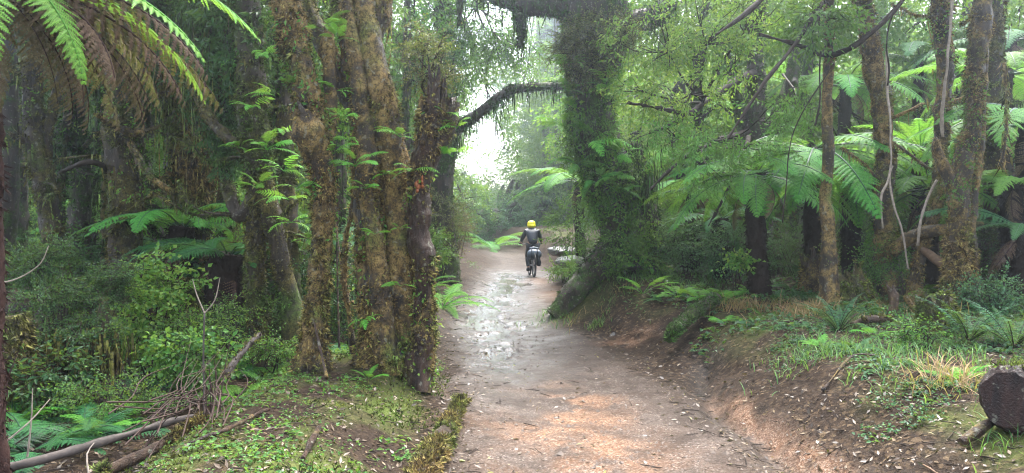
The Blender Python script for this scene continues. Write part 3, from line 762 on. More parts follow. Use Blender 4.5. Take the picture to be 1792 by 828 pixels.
def blades(n, x, y, L, W, lean=.5, mat='grass', name='grass', rs=RS):
    z = gh(x, y) - .01; a = rs.uniform(0, 6.3, n); h = np.stack([np.cos(a), np.sin(a), a * 0], 1); s = np.stack([-np.sin(a), np.cos(a), a * 0], 1)
    L = L * rs.uniform(.5, 1.25, n); ln = lean * rs.uniform(.3, 1.6, n); p0 = np.stack([x, y, z], 1)
    pts = []
    for q, w in ((0, .8), (.4, 1), (.75, .7), (1, .05)):
        c = p0 + np.array([0, 0, 1.0]) * (L * (q - .35 * ln * q ** 2.2))[:, None] + h * (L * ln * q ** 1.8)[:, None]
        pts += [c - s * (W * w / 2)[:, None], c + s * (W * w / 2)[:, None]]
    V = np.stack(pts, 1).reshape(-1, 3); b = np.arange(n)[:, None] * 8
    F = np.concatenate([b + [[0, 1, 3, 2]], b + [[2, 3, 5, 4]], b + [[4, 5, 7, 6]]], 1).reshape(-1, 4)
    mb = MB(); mb.add(V, F); return tag(mb.obj(name, M[mat]), kind='stuff')

def patches(spots, per, rs=RS):
    xs, ys = [], []
    for (px, Y, rx, ry, k) in spots:
        n = int(per * k); cx = (px - CX) / F_PX * Y
        xs.append(cx + rs.normal(0, rx, n)); ys.append(Y + rs.normal(0, ry, n))
    return np.concatenate(xs), np.concatenate(ys)

# grass along the right bank and round the big tree
gx, gy = patches([(1480, 6.6, .3, .3, .8), (1560, 6.0, .32, .3, .95), (1620, 6.4, .4, .35, .6), (1440, 7.2, .3, .3, .5), (1700, 5.8, .3, .3, .4), (1760, 6.6, .4, .3, .6), (1680, 8.2, .5, .4, .9),
                  (980, 12.3, .25, .3, .9), (1045, 11.4, .14, .2, .6), (1130, 12.2, .5, .3, 1.5), (1200, 11.9, .4, .3, 1.2), (1010, 11.9, .2, .25, .5), (1290, 11.0, .4, .3, .8), (1380, 10.5, .4, .3, .7), (1250, 17, 1.5, 1, .8), (1790, 4.5, .2, .2, .4)], 420)
s_ = fbm2(gx, gy, 2.6, 3, 61) > -.05; gx, gy = gx[s_], gy[s_]
blades(len(gx), gx, gy, np.full(len(gx), .135), RS.uniform(.004, .010, len(gx)), .85)
gx, gy = patches([(1330, 9.6, .28, .35, 1.3), (1290, 9.9, .25, .3, .7), (1440, 9.0, .2, .2, .8), (1480, 9.3, .3, .2, 1.0), (1530, 9.0, .25, .2, .9), (1380, 9.4, .2, .2, .9), (1640, 5.6, .2, .2, .5), (1690, 5.4, .2, .2, .4), (1590, 8.4, .3, .3, .5), (1040, 11.6, .3, .2, .4)], 300)
s_ = fbm2(gx, gy, 3.1, 3, 67) > .02; gx, gy = gx[s_], gy[s_]
blades(len(gx), gx, gy, np.full(len(gx), .22), RS.uniform(.004, .009, len(gx)), .95, 'straw', 'dry_grass')

def ground_cover():
    # low creeping plants and moss tufts on the mound to the left of the track, moss on the bank to the right
    n = 20000; x, y = RS.uniform(-4.2, -.3, n), RS.uniform(3.6, 8.6, n)
    d = -(x - path_c(y)) - path_w(y); k = fbm2(x, y, 1.3, 4, 31) * 1.7 + fbm2(x, y, 4.5, 4, 33)
    s = (d > -.03) & (d < 1.95) & (k > -.25 + .5 * RS.rand(n)); x, y = x[s], y[s]; p = np.stack([x, y, gh(x, y)], 1)
    mb = MB(); add_tufts(mb, p, norm(np.array([0, 0, 1.0]) + rdir(len(p)) * .5), .03 * RS.uniform(.5, 1.5, len(p))); tag(mb.obj('moss_carpet', M['moss_yel']), kind='stuff')
    n = 9000; x, y = RS.uniform(-4.6, .1, n), RS.uniform(3.6, 8.8, n)
    d = -(x - path_c(y)) - path_w(y); k = fbm2(x, y, 1.7, 3, 51)
    s = (d > .05) & (d < 2.0) & (k > -.05 + .4 * RS.rand(n)); x, y = x[s], y[s]
    x2, y2 = view_pts(16000, 8, 26); d2 = np.abs(x2 - path_c(y2)) - path_w(y2); s = (d2 > .5) & (fbm2(x2, y2, .8, 3, 53) > -.1 + .3 * RS.rand(len(x2))); x2, y2 = x2[s], y2[s]
    x3, y3 = view_pts(7500, 5, 11, xl=.5, xr=1.1); d3 = (x3 - path_c(y3)) - path_w(y3); s = (d3 > .5) & (fbm2(x3, y3, 1.1, 3, 55) + .35 * (d3 - 1.3) > .02 + .3 * RS.rand(len(x3))); x3, y3 = x3[s], y3[s]
    for nm, mat, xx, yy, sz in (('ground_cover', 'leaf', x, y, .032), ('undergrowth', 'leaf_dark', x2, y2, .075), ('bank_herbs', 'leaf_dark', x3, y3, .034)):
        n = len(xx); k = 4
        p = np.repeat(np.stack([xx, yy, gh(xx, yy) + sz * .2], 1), k, 0) + RS.normal(0, sz * .6, (n * k, 3)) * [1, 1, .5] + [0, 0, sz * .4]
        L = sz * RS.uniform(.5, 1.2, n * k) * (1 + .8 * np.clip(fbm(p * 2.7, 2, 87), -.6, 1)); V, F = leaf_geo(p, rdir(n * k) * [1, 1, .35], norm(np.array([0, 0, 1.0]) + rdir(n * k) * .6), L, L * .62)
        mb = MB(); mb.add(V, F, 0, False); tag(mb.obj(nm, M[mat]), kind='stuff')
ground_cover()
# ------------------------------------------------------------------ left of the track: near trees
build_fronds()
U = lambda px, py, Y, *r: (P(px, py, Y), r[0] if len(r) == 1 else r)
def blob(px, py, Y, rx, ry, rz, n): return (P(px, py, Y), (rx, ry, rz), n)

tree('leaning_tree', 'leaning trunk shaggy with brown moss and a big mossy burl, left of the thickest trunk', 'tree', 7.0,
     [(478, -170, 52, .3), (500, -40, 50, .15), (522, 80, 48, .05), (546, 190, 46), (556, 240, 46), (562, 330, 38), (556, 450, 36), (548, 560, 36), (545, 650, 54)],
     nm=9000, leaves=260, msize=.04, seg=44, step=.04, amp=.13, seed=3, mthr=-.35,
     limbs=[{'pts': [(530, 196, 34, -.08), (540, 232, 58, -.1), (548, 282, 30, -.05)]}],
     stems=[[(574, 60, 22, .1), (586, 200, 20, .12), (572, 300, 22, .06), (560, 380, 20)]],
     crown=dict(blobs=[((-2.6, 7.6, 5.6), (1.5, 1.6, .9), 80)], kind='mid', mat='leaf_dark', twig=.016))
tree('mossy_tree', 'thick mossy trunk with fluted sides and yellow-brown moss beside the track', 'tree', 7.35,
     [(585, -190, 56, .1), (604, -50, 48), (618, 60, 46), (634, 160, 52), (646, 260, 56), (652, 360, 52), (658, 460, 54), (670, 560, 64), (678, 650, 92)],
     nm=11000, leaves=520, msize=.04, seg=50, step=.04, amp=.16, lobes=3, lobe_amp=.08, seed=8, mthr=-.3,
     limbs=[{'pts': [(528, -10, 30, .1), (562, 66, 34, .05), (600, 150, 36), (640, 230, 30)]}, {'pts': [(655, -90, 50), (656, -20, 48), (650, 40, 40), (638, 100, 36)], 'hang': 90, 'hangL': .35}],
     stems=[[(622, -60, 36, -.08), (652, 80, 42, -.12), (674, 190, 48, -.1), (692, 310, 42, -.08), (702, 440, 44, -.06), (716, 645, 64)], [(606, 0, 26, -.12), (622, 130, 28, -.18), (640, 260, 32, -.2), (642, 360, 28, -.2), (660, 480, 34, -.2), (672, 655, 54, -.15)],
            [(692, 240, 22, .05), (712, 350, 26, .06), (722, 480, 30, .06), (732, 640, 40, .05)], [(622, 330, 10, .15), (604, 440, 8, .2), (612, 560, 9, .2), (626, 640, 12, .15)]],
     crown=dict(blobs=[((-1.3, 7.4, 5.9), (1.5, 1.6, .9), 80)], kind='mid', mat='leaf_dark', twig=.016))

# broken dead stem, its torn wood and the shrub growing out of its top
r = tree('broken_snag', 'broken dead stem with a dark rotten top and orange torn wood at the track edge', 'dead tree', 7.15,
     [(764, 166, 34), (752, 220, 44), (742, 290, 38), (736, 380, 34), (736, 480, 34), (736, 560, 36), (732, 655, 52)], mat='deadwood', moss='moss_br', nm=4500, leaves=130, msize=.034, seg=36, amp=.3, step=.025, seed=13, mthr=.02, fine=.016, jag=2.2,
     limbs=[{'pts': [(792, 182, 26, .03), (782, 226, 24, .02), (762, 272, 20), (745, 320, 18)]}, {'pts': [(741, 176, 14, -.02), (736, 230, 14, -.03), (731, 300, 16, -.04)], 'mat': 'trunk'}])
rs = np.random.RandomState(5); tw = MB()
for k in range(9):
    a = P(727 + rs.uniform(0, 20), 318 + rs.uniform(0, 14), 7.06); b = a + np.array([rs.uniform(-.02, .03), -.01 + rs.uniform(-.02, .01), rs.uniform(.02, .06) * (1 if k % 3 else -1)])
    add_tube(tw, [a, (a + b) / 2 + [0, -.012, 0], b], [.014, .015, .005], seg=6, step=.01, amp=.4, freq=30, seed=k)
tw.obj('torn_wood', M['torn'], r)
sh = thing('epiphyte_shrub', 'twiggy olive-leaved shrub sprouting from the top of the broken snag', 'shrub', P(756, 180, 7.2))
cm = crown_mesh([blob(752, 108, 7.25, .20, .22, .26, 42), blob(735, 70, 7.4, .14, .2, .16, 16), blob(775, 135, 7.2, .12, .15, .12, 14)], 'small', .62, P(756, 178, 7.2), 3, .006); cm.obj('foliage', [M['leaf_olive'], M['twig']], sh)

tree('forked_tree', 'dark trunk standing on two mossy legs, left of the leaning trunk', 'tree', 8.6,
     [(425, -150, 46, .2), (436, 0, 46), (444, 120, 48), (450, 220, 50), (452, 300, 44), (450, 400, 32), (446, 500, 30), (470, 612, 44)],
     mat='trunk_olive', moss='moss_ol', nm=7000, leaves=330, seg=32, amp=.16, seed=21, crook=6, hang=60, hangL=.2,
     stems=[[(458, 290, 34), (478, 390, 34), (500, 500, 34), (530, 618, 48)]], limbs=[[(400, 330, 22, .1), (418, 380, 22), (446, 330, 20)], [(330, 150, 14, .4), (372, 215, 18, .2), (410, 250, 22), (446, 270, 26)]],
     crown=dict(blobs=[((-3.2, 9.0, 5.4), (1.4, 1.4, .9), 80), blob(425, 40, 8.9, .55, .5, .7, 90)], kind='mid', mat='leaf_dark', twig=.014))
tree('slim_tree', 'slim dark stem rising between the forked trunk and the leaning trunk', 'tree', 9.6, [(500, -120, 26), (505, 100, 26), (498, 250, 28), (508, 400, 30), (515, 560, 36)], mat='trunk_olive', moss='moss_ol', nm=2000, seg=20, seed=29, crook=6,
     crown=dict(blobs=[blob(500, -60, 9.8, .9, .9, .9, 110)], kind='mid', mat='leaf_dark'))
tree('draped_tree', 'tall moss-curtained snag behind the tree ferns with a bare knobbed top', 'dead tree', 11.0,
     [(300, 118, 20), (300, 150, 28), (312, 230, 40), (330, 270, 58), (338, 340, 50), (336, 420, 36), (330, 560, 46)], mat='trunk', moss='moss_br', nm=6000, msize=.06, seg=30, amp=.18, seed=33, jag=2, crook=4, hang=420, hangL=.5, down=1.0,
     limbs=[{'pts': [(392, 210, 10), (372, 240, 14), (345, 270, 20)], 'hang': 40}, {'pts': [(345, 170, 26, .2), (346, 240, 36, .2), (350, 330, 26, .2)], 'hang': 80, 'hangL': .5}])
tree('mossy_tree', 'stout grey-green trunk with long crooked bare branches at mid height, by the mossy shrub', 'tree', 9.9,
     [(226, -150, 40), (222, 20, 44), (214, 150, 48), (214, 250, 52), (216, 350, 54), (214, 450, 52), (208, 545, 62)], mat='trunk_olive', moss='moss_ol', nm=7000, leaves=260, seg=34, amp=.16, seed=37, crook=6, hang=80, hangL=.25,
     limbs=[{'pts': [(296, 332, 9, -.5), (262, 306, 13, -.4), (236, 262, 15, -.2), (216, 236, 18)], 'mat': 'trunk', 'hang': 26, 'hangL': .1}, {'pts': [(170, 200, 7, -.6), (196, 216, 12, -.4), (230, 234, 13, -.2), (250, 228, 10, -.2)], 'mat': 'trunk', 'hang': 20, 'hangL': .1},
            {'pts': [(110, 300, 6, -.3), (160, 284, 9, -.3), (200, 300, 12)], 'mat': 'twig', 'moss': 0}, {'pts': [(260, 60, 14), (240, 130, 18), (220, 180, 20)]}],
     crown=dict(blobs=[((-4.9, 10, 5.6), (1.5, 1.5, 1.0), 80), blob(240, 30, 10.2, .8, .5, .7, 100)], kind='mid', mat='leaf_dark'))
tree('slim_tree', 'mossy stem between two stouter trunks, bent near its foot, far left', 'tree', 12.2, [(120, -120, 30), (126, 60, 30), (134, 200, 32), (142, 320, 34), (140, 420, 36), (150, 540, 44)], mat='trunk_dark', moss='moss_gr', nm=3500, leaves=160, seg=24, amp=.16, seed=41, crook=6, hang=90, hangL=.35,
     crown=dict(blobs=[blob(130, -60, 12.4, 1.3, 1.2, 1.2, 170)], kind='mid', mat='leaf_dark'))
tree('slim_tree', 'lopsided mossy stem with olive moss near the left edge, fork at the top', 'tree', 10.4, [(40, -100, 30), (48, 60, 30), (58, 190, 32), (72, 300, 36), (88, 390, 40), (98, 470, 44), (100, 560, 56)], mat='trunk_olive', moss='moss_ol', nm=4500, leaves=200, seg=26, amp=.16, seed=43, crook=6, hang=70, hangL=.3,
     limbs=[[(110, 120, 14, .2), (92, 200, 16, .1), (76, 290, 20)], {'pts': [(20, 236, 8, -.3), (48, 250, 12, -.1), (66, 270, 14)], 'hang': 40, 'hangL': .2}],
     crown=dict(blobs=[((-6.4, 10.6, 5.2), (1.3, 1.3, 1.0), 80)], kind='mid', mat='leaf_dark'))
for k, (lab, px, Y, wd, bend, m_) in enumerate([
    ('straight dark trunk in shade behind the crooked-branched tree', 258, 14.0, 34, 12, 'trunk_dark'), ('dark stem leaning right in the shade at the far left edge', 26, 14.5, 36, 30, 'trunk_dark'),
    ('thin leaning dark stem seen through the crooked branches', 172, 13.2, 18, -40, 'trunk_dark'), ('dark trunk hung with moss left of the forked trunk', 392, 12.6, 42, 10, 'trunk_olive'),
    ('slender shaded stem above the two tree ferns', 360, 15.5, 26, -20, 'trunk_dark'), ('shaded trunk glimpsed between the leaning and the thickest trunk', 585, 12.5, 40, 10, 'trunk_dark'),
    ('thin stem in haze just left of the broken snag', 706, 16, 22, -14, 'trunk_dark'),
    ('thin crooked stem between the lopsided and the bent mossy stems', 112, 11.4, 18, -24, 'trunk_olive'), ('thin mossy stem crossing behind the draped snag', 300, 12.4, 20, 36, 'trunk_olive'), ('thin stem leaning left beside the stout trunk', 182, 10.8, 18, 26, 'trunk_olive'), ('thin dark stem right against the forked trunk', 470, 10.8, 20, -22, 'trunk_dark'), ('thinnest mossy stem in shade left of the stick heap', 240, 11.6, 15, -18, 'trunk_olive')]):
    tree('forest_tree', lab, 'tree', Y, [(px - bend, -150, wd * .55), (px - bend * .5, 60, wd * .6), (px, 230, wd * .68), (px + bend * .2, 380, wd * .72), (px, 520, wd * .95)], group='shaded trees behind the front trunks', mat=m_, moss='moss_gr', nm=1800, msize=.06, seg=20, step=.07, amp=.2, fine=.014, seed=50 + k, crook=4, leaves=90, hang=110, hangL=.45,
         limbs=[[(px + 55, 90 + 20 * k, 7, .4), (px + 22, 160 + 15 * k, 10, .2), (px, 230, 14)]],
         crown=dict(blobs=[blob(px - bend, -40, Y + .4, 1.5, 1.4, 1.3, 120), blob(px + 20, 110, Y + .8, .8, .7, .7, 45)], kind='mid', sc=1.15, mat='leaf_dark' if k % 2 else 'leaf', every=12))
# a curtain of dark foliage and hanging roots in the upper left
r = thing('draped_shrub', 'dark curtain of hanging foliage and moss strands left of the forked trunk', 'shrub', P(370, 150, 9.6))
cm = crown_mesh([blob(380, 60, 9.6, .55, .4, .85, 190), blob(300, 30, 10.2, .7, .4, .5, 130), blob(400, 200, 9.4, .22, .25, .6, 70)], 'willow', .8, P(378, -60, 9.8), 5, .008, droop=1.1, outward=.4)
cm.obj('foliage', [M['leaf_dark'], M['twig']], r)
hm = MB(); pp, _ = ell_pts(P(372, 80, 9.5), (.62, .35, .8), 320); hang_moss(hm, pp, 700, .5, .012); hm.obj('hanging_moss', M['moss_ol'], r)
# --------------------------------------------------------------- tree fern overhead at the left edge
x, y, z = P(-14, -60, 4.7)
tf = fern('tree_fern', 'tall tree fern whose bright fronds and dead brown skirt hang into the top left corner', (x, y, z), 'lime', 0, 1.6, trunk=.06, tmat='redfibre', seed=1)
gz = g1(x, y)
for (az, pt, L, key) in [(-92, -.42, 1.5, 'lime'), (-118, -.75, 1.2, 'lime'), (-75, -.25, 1.7, 'lime'), (-150, -.8, 1.2, 'lime'), (170, -.6, 1.25, 'lime'), (-62, -.55, 1.5, 'lime'), (-40, .1, 1.6, 'tree'), (20, .1, 1.6, 'tree'), (80, .0, 1.6, 'tree'), (120, -.1, 1.5, 'tree'), (-110, -.05, 1.9, 'lime')]:
    frond_obj(tf, FM[key][abs(az) % 4], math.radians(az), pt, 0, L, (0, 0, z - gz))
for k, (az, pt, L) in enumerate([(-60, -.45, 1.2), (-85, -.7, 1.0), (-110, -.95, .9), (-40, -.5, 1.25), (-140, -1.05, .9), (-70, -.3, 1.35), (-20, -.5, 1.25), (-52, -.8, 1.1), (-78, -.9, 1.0), (-95, -.4, 1.2), (-66, -.55, 1.3), (-35, -.25, 1.4), (-48, -.2, 1.6), (-80, -.15, 1.45)]):
    frond_obj(tf, FM['dead'][k % 4], math.radians(az), pt, .2 * (k % 3 - 1), L, (0, 0, z - gz - .1), 'dead_frond')
x, y, z = P(225, -150, 10.4)
fern('tree_fern', 'tree fern above the picture edge with fronds dangling over the stout crooked-branched tree', (x, y, z), 'lime', 14, 2.2, pitch=(-.6, -.1), trunk=.1, dead=5, seed=4)
x, y, z = P(352, -70, 11.5)
fern('tree_fern', 'tree fern leaning out over the draped shrub, light fronds at the top edge', (x, y, z), 'tree', 14, 2.0, pitch=(-.5, .1), trunk=.1, dead=4, seed=6)
# --------------------------------------------------------------- mid-distance tree ferns on the left
for lab, px, py, Y, L, n, key, tr, sd in [
    ('squat tree fern with a wide pale frond and a black fibrous trunk', 320, 400, 10.2, 1.55, 15, 'tree', .20, 11), ('tree fern with a dark shaggy skirt left of the forked trunk', 400, 448, 9.6, 1.3, 16, 'blue', .26, 12),
    ('light green tree fern seen between the forked legs', 480, 395, 12.5, 1.5, 13, 'tree', .12, 13), ('light green tree fern behind the gap right of the leaning trunk', 600, 430, 11.2, 1.3, 13, 'blue', .12, 14),
    ('bluish tree fern in shade behind the left shrubs', 250, 450, 12.8, 1.4, 12, 'blue', .12, 15), ('pale tree fern high in the gap behind the draped snag', 395, 330, 15, 1.7, 12, 'tree', .12, 16),
    ('small tree fern far back at the left edge', 60, 430, 15, 1.5, 11, 'blue', .12, 17), ('hazy tree fern deep in the wood behind the straight dark trunk', 190, 390, 18, 1.9, 12, 'tree', .12, 18)]:
    fern('tree_fern', lab, tuple(P(px, py, Y)), key, n, L, 'tree ferns under the left trees', pitch=(-.25, .2), trunk=tr, dead=4 if tr > .15 else 2, seed=sd)
tree_skirt = None
# --------------------------------------------------------------- ground ferns, left
for lab, px, Y, L, n, key, sd in [('arching bright ground fern on the left bank of the track', 775, 13.2, 1.1, 12, 'lime', 21), ('smaller ground fern tucked behind the arching bank fern', 740, 14.6, .9, 10, 'tree', 22), ('hazy fern at the bend of the track left of the cyclist', 862, 34, 2.3, 13, 'tree', 23),
    ('low spreading fern in the bottom left corner', 50, 5.5, .85, 11, 'blue', 24), ('bright flat-fronded fern above the corner fern by the left edge', 15, 6.2, .8, 9, 'tree', 25), ('small fern beside the grey fallen branch', 190, 6.0, .42, 9, 'ground', 26), ('fern half hidden under the mossy shrub', 120, 6.4, .5, 9, 'blue', 27),
    ('upright dark fern below the leafy shrub', 235, 6.9, .55, 8, 'crownfern', 28), ('second upright dark fern right of the leafy shrub foot', 290, 7.1, .5, 8, 'crownfern', 29), ('little pale fern at the foot of the thickest trunk', 645, 6.75, .24, 7, 'ground', 30), ('fern in the dark hollow between the front trunks', 600, 8.6, .6, 9, 'blue', 31),
    ('wide fern filling the hollow left of the stick heap', 150, 5.8, .7, 11, 'blue', 32), ('fern at the left edge in the low hollow', -20, 5.3, .8, 11, 'dark', 33), ('light fern showing through the gap between the front trunks', 596, 9.4, .9, 10, 'lime', 34), ('fern below the grey leaning branch', 420, 7.2, .4, 9, 'ground', 35), ('fern left of the forked trunk foot', 400, 8.4, .6, 10, 'tree', 36), ('low dark fern in front of the mossy stump', 320, 8.6, .6, 10, 'blue', 37), ('fern behind the dense mossy shrub', 60, 8.5, .8, 11, 'tree', 38)]:
    x = (px - CX) / F_PX * Y
    fern('ground_fern', lab, (x, Y, g1(x, Y)), key, n, L, 'ferns on the forest floor', pitch=(-.15, .35) if key != 'crownfern' else (-.25, .05), seed=sd)

# --------------------------------------------------------------- shrubs, left
def shrub(label, base_px, Y, blobs, kind, sc_, mat, name='shrub', twig='twig', every=4, tr=.006, group=None, droop=.2, stems=4, seed=0):
    bx = (base_px - CX) / F_PX * Y; base = np.array([bx, Y, g1(bx, Y)])
    r = thing(name, label, 'shrub', base, group)
    rs = np.random.RandomState(seed + 900)
    cm = crown_mesh(blobs, kind, sc_, None, 0, tr, rs=rs, droop=droop)
    if sum(len(v) for v in cm.v): cm.obj('foliage', [M[mat], M[twig]], r)
    st = MB()
    for c, rr, n in blobs:
        for k in range(stems):
            e, d_ = ell_pts(c, np.array(rr) * .9, 1, rs); b = base + np.array([rs.normal(0, .05), rs.normal(0, .05), -.05])
            m_ = b * .5 + e[0] * .5 + rs.normal(0, .06, 3) + [0, 0, .1]
            add_tube(st, [b, m_, e[0]], [tr * 1.5, tr, tr * .4], seg=5, step=.12, cap=False)
    st.obj('stem', M[twig], r)
    return r
shrub('leafy light green shrub with broad leaves in front of the stout trunk', 272, 7.9, [blob(262, 545, 7.9, .30, .3, .30, 70), blob(300, 500, 8.0, .25, .25, .22, 34), blob(262, 470, 8.1, .16, .2, .16, 18), blob(235, 600, 7.6, .22, .2, .16, 26)], 'broad', .62, 'leaf_lime', seed=1)
shrub('small-leaved shrub with a rusty tinge at the foot of the forked trunk', 350, 7.6, [blob(350, 585, 7.6, .3, .25, .2, 45), blob(390, 545, 8.0, .2, .2, .2, 24)], 'small', .75, 'leaf', seed=2)
r = shrub('dense mossy grey-green shrub with drooping moss below, far left', 115, 7.2, [blob(115, 520, 7.2, .40, .4, .2, 90), blob(150, 580, 7.0, .32, .3, .14, 80), blob(60, 470, 7.4, .30, .3, .2, 80), blob(195, 490, 7.5, .22, .25, .2, 60), blob(100, 450, 7.6, .2, .2, .2, 40)], 'tiny', .8, 'leaf_dark', every=5, seed=3)
hm = MB(); pp, _ = ell_pts(P(115, 600, 7.0), (.5, .35, .12), 300); hang_moss(hm, pp, 900, .45, .025); hm.obj('hanging_moss', M['moss_ol'], r)
for k, (lab, px, py, Y, sz) in enumerate([('mossy mound of shrub at the left edge above the ferns', 20, 590, 6.6, .35), ('mossy stump smothered in olive moss beside the dense mossy shrub', 330, 505, 9.4, .22)]):
    c = P(px, py, Y); b = g1(c[0], Y); r = thing('mossy_stump', lab, 'stump', (c[0], Y, b), 'mossy stumps')
    mb = MB(); V, N = add_tube(mb, [(c[0], Y, b - .1), (c[0] + .03, Y, (b + c[2]) / 2), (c[0], Y, c[2] + sz * .5)], [sz, sz * .75, sz * .35], seg=24, step=.04, amp=.2, freq=4, seed=k, fine=.01); mb.obj('trunk', M['trunk_olive'], r)
    mm = MB(); moss_on(mm, V, N, 5000, .06, .9, -.6); tag(mm.obj('moss', M['moss_ol'], r), kind='stuff')
for k, (lab, px, py, Y, rr, n, kind, mat) in enumerate([
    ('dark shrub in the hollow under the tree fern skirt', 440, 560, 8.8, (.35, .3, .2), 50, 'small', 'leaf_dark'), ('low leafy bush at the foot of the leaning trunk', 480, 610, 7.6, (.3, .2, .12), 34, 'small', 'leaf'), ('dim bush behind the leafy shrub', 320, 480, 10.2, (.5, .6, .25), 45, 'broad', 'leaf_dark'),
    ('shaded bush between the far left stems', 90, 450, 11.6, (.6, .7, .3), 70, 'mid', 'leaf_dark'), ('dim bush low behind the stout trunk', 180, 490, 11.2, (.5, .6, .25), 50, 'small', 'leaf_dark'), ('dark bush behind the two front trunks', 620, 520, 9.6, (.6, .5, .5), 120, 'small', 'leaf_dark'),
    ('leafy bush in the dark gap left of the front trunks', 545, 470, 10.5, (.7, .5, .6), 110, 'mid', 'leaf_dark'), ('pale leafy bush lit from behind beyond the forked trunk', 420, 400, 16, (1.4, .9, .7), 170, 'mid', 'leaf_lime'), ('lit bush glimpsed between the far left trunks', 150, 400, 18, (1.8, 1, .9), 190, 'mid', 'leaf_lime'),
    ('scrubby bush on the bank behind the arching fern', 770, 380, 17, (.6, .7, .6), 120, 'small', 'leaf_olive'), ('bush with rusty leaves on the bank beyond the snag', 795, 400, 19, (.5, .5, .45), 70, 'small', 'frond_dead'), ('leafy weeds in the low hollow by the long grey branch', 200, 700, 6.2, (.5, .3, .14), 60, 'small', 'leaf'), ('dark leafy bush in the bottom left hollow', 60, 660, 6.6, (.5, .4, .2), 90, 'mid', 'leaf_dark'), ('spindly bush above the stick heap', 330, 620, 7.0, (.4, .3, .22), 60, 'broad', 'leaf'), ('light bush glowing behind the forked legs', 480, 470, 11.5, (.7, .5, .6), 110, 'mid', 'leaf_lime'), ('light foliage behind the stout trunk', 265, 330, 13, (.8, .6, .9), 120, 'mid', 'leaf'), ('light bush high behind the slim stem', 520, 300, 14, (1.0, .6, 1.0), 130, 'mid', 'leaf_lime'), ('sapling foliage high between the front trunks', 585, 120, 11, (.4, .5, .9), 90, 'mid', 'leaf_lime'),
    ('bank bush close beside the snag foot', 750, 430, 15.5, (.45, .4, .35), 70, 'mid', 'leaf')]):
    shrub(lab, px, Y, [blob(px, py, Y, *rr, n)], kind, 1.0 if Y > 9 else .7, mat, group='bushes under the left trees', seed=10 + k)

# --------------------------------------------------------------- epiphyte ferns on the trunks
EP = [(566, 52, 7.1, .30, 'in the fork of mossy limbs high on the thickest trunk'), (588, 160, 7.1, .26, 'on the thickest trunk between two mossy limbs'), (612, 246, 6.95, .2, 'small, on the face of the thickest trunk level with the burl'), (622, 292, 6.9, .30, 'large and flat, halfway up the thickest trunk'),
      (700, 240, 7.0, .24, 'on the right flank of the thickest trunk beside the snag'), (675, 305, 6.95, .13, 'tiny, above the thickest trunk middle'), (792, 275, 7.2, .22, 'hanging from the right side of the broken snag'), (775, 200, 7.15, .2, 'strap-like, on the broken snag near its rotten top'),
      (480, 168, 8.3, .34, 'high on the right side of the forked trunk'), (466, 262, 8.3, .34, 'on the front of the forked trunk below the highest clump'), (497, 300, 8.0, .36, 'arching toward the leaning trunk from the forked trunk'), (520, 330, 6.95, .3, 'reaching left from the leaning trunk below its burl'),
      (518, 150, 6.95, .16, 'small, on the leaning trunk above its burl'), (505, 350, 8.2, .34, 'low on the forked trunk where its legs part'), (440, 190, 8.3, .34, 'dark-backed, left side of the forked trunk near branch height'), (700, 400, 6.95, .1, 'tiny, low on the fluted stem by the snag'), (415, 110, 8.9, .4, 'in the draped foliage left of the forked trunk'), (460, 95, 8.5, .34, 'at the very top of the forked trunk in view'),
      (590, 70, 7.0, .22, 'beside the crossing mossy limb on the thickest trunk'), (606, 205, 6.9, .2, 'just above the flat clump on the thickest trunk'), (582, 270, 7.0, .24, 'in the cleft right of the burl'), (640, 330, 6.85, .18, 'under the large flat clump'), (720, 300, 7.05, .24, 'in the gap between thickest trunk and snag'), (800, 225, 7.2, .22, 'poking right from the snag top'),
      (450, 330, 8.2, .3, 'on the forked trunk just below its fork'), (490, 230, 8.1, .3, 'right edge of the forked trunk at burl height'), (420, 260, 8.5, .3, 'left edge of the forked trunk at burl height'), (655, 410, 6.8, .14, 'tiny, below the middle of the thickest trunk'), (540, 420, 6.9, .16, 'tiny, on the lower leaning trunk'), (510, 390, 8.0, .28, 'on the right leg of the forked trunk'), (700, 500, 6.9, .16, 'near the foot of the fluted stem'), (640, 560, 6.85, .18, 'low on the thickest trunk near the ground')]
for k, (px, py, Y, L, wh) in enumerate(EP):
    q = P(px, py, Y); rs = np.random.RandomState(k); r = thing('epiphyte_fern', 'bright green fern clump ' + wh, 'fern', q, 'ferns growing on the trunks')
    for j in range(rs.randint(5, 8)):
        frond_obj(r, FM['epi' if k % 3 else 'ground'][rs.randint(4)], math.radians(180 + rs.uniform(-110, 110)), rs.uniform(-.5, .35), rs.normal(0, .35), L * rs.uniform(.7, 1.15))

# --------------------------------------------------------------- wood on the ground, left
def log(name, label, pts, rad, mat, cat, moss=None, nm=800, group=None, seg=16, amp=.12, seed=0, thr=-.2, msize=.035, fine=.004):
    pts = np.array(pts, float); c = pts.mean(0); r = thing(name, label, cat, (c[0], c[1], g1(c[0], c[1])), group)
    mb = MB(); V, N = add_tube(mb, pts, rad, seg=seg, step=.04, amp=amp, freq=6, seed=seed, fine=fine); mb.obj('trunk' if name == 'fallen_log' else 'stick', M[mat], r)
    if moss:
        mm = MB(); s = N[:, 2] > -.2; moss_on(mm, V[s], N[s], nm, msize, .1, thr, seed=seed); tag(mm.obj('moss', M[moss], r), kind='stuff')
    return r
def G(px, py, Y, lift=0):     # a point whose column is px at depth Y, resting on the ground
    x = (px - CX) / F_PX * Y; return np.array([x, Y, g1(x, Y) + lift])
log('fallen_log', 'mossy log with a black charred end lying along the left edge of the track', [G(722, 0, 4.35, .05), G(745, 0, 4.9, .05), G(772, 0, 5.5, .06), G(790, 0, 6.0, .08), G(806, 0, 6.35, .14)], [.075, .085, .075, .06, .05], 'deadwood', 'log', 'moss_br', 5000, seed=2, thr=-.15, msize=.035, fine=.008)
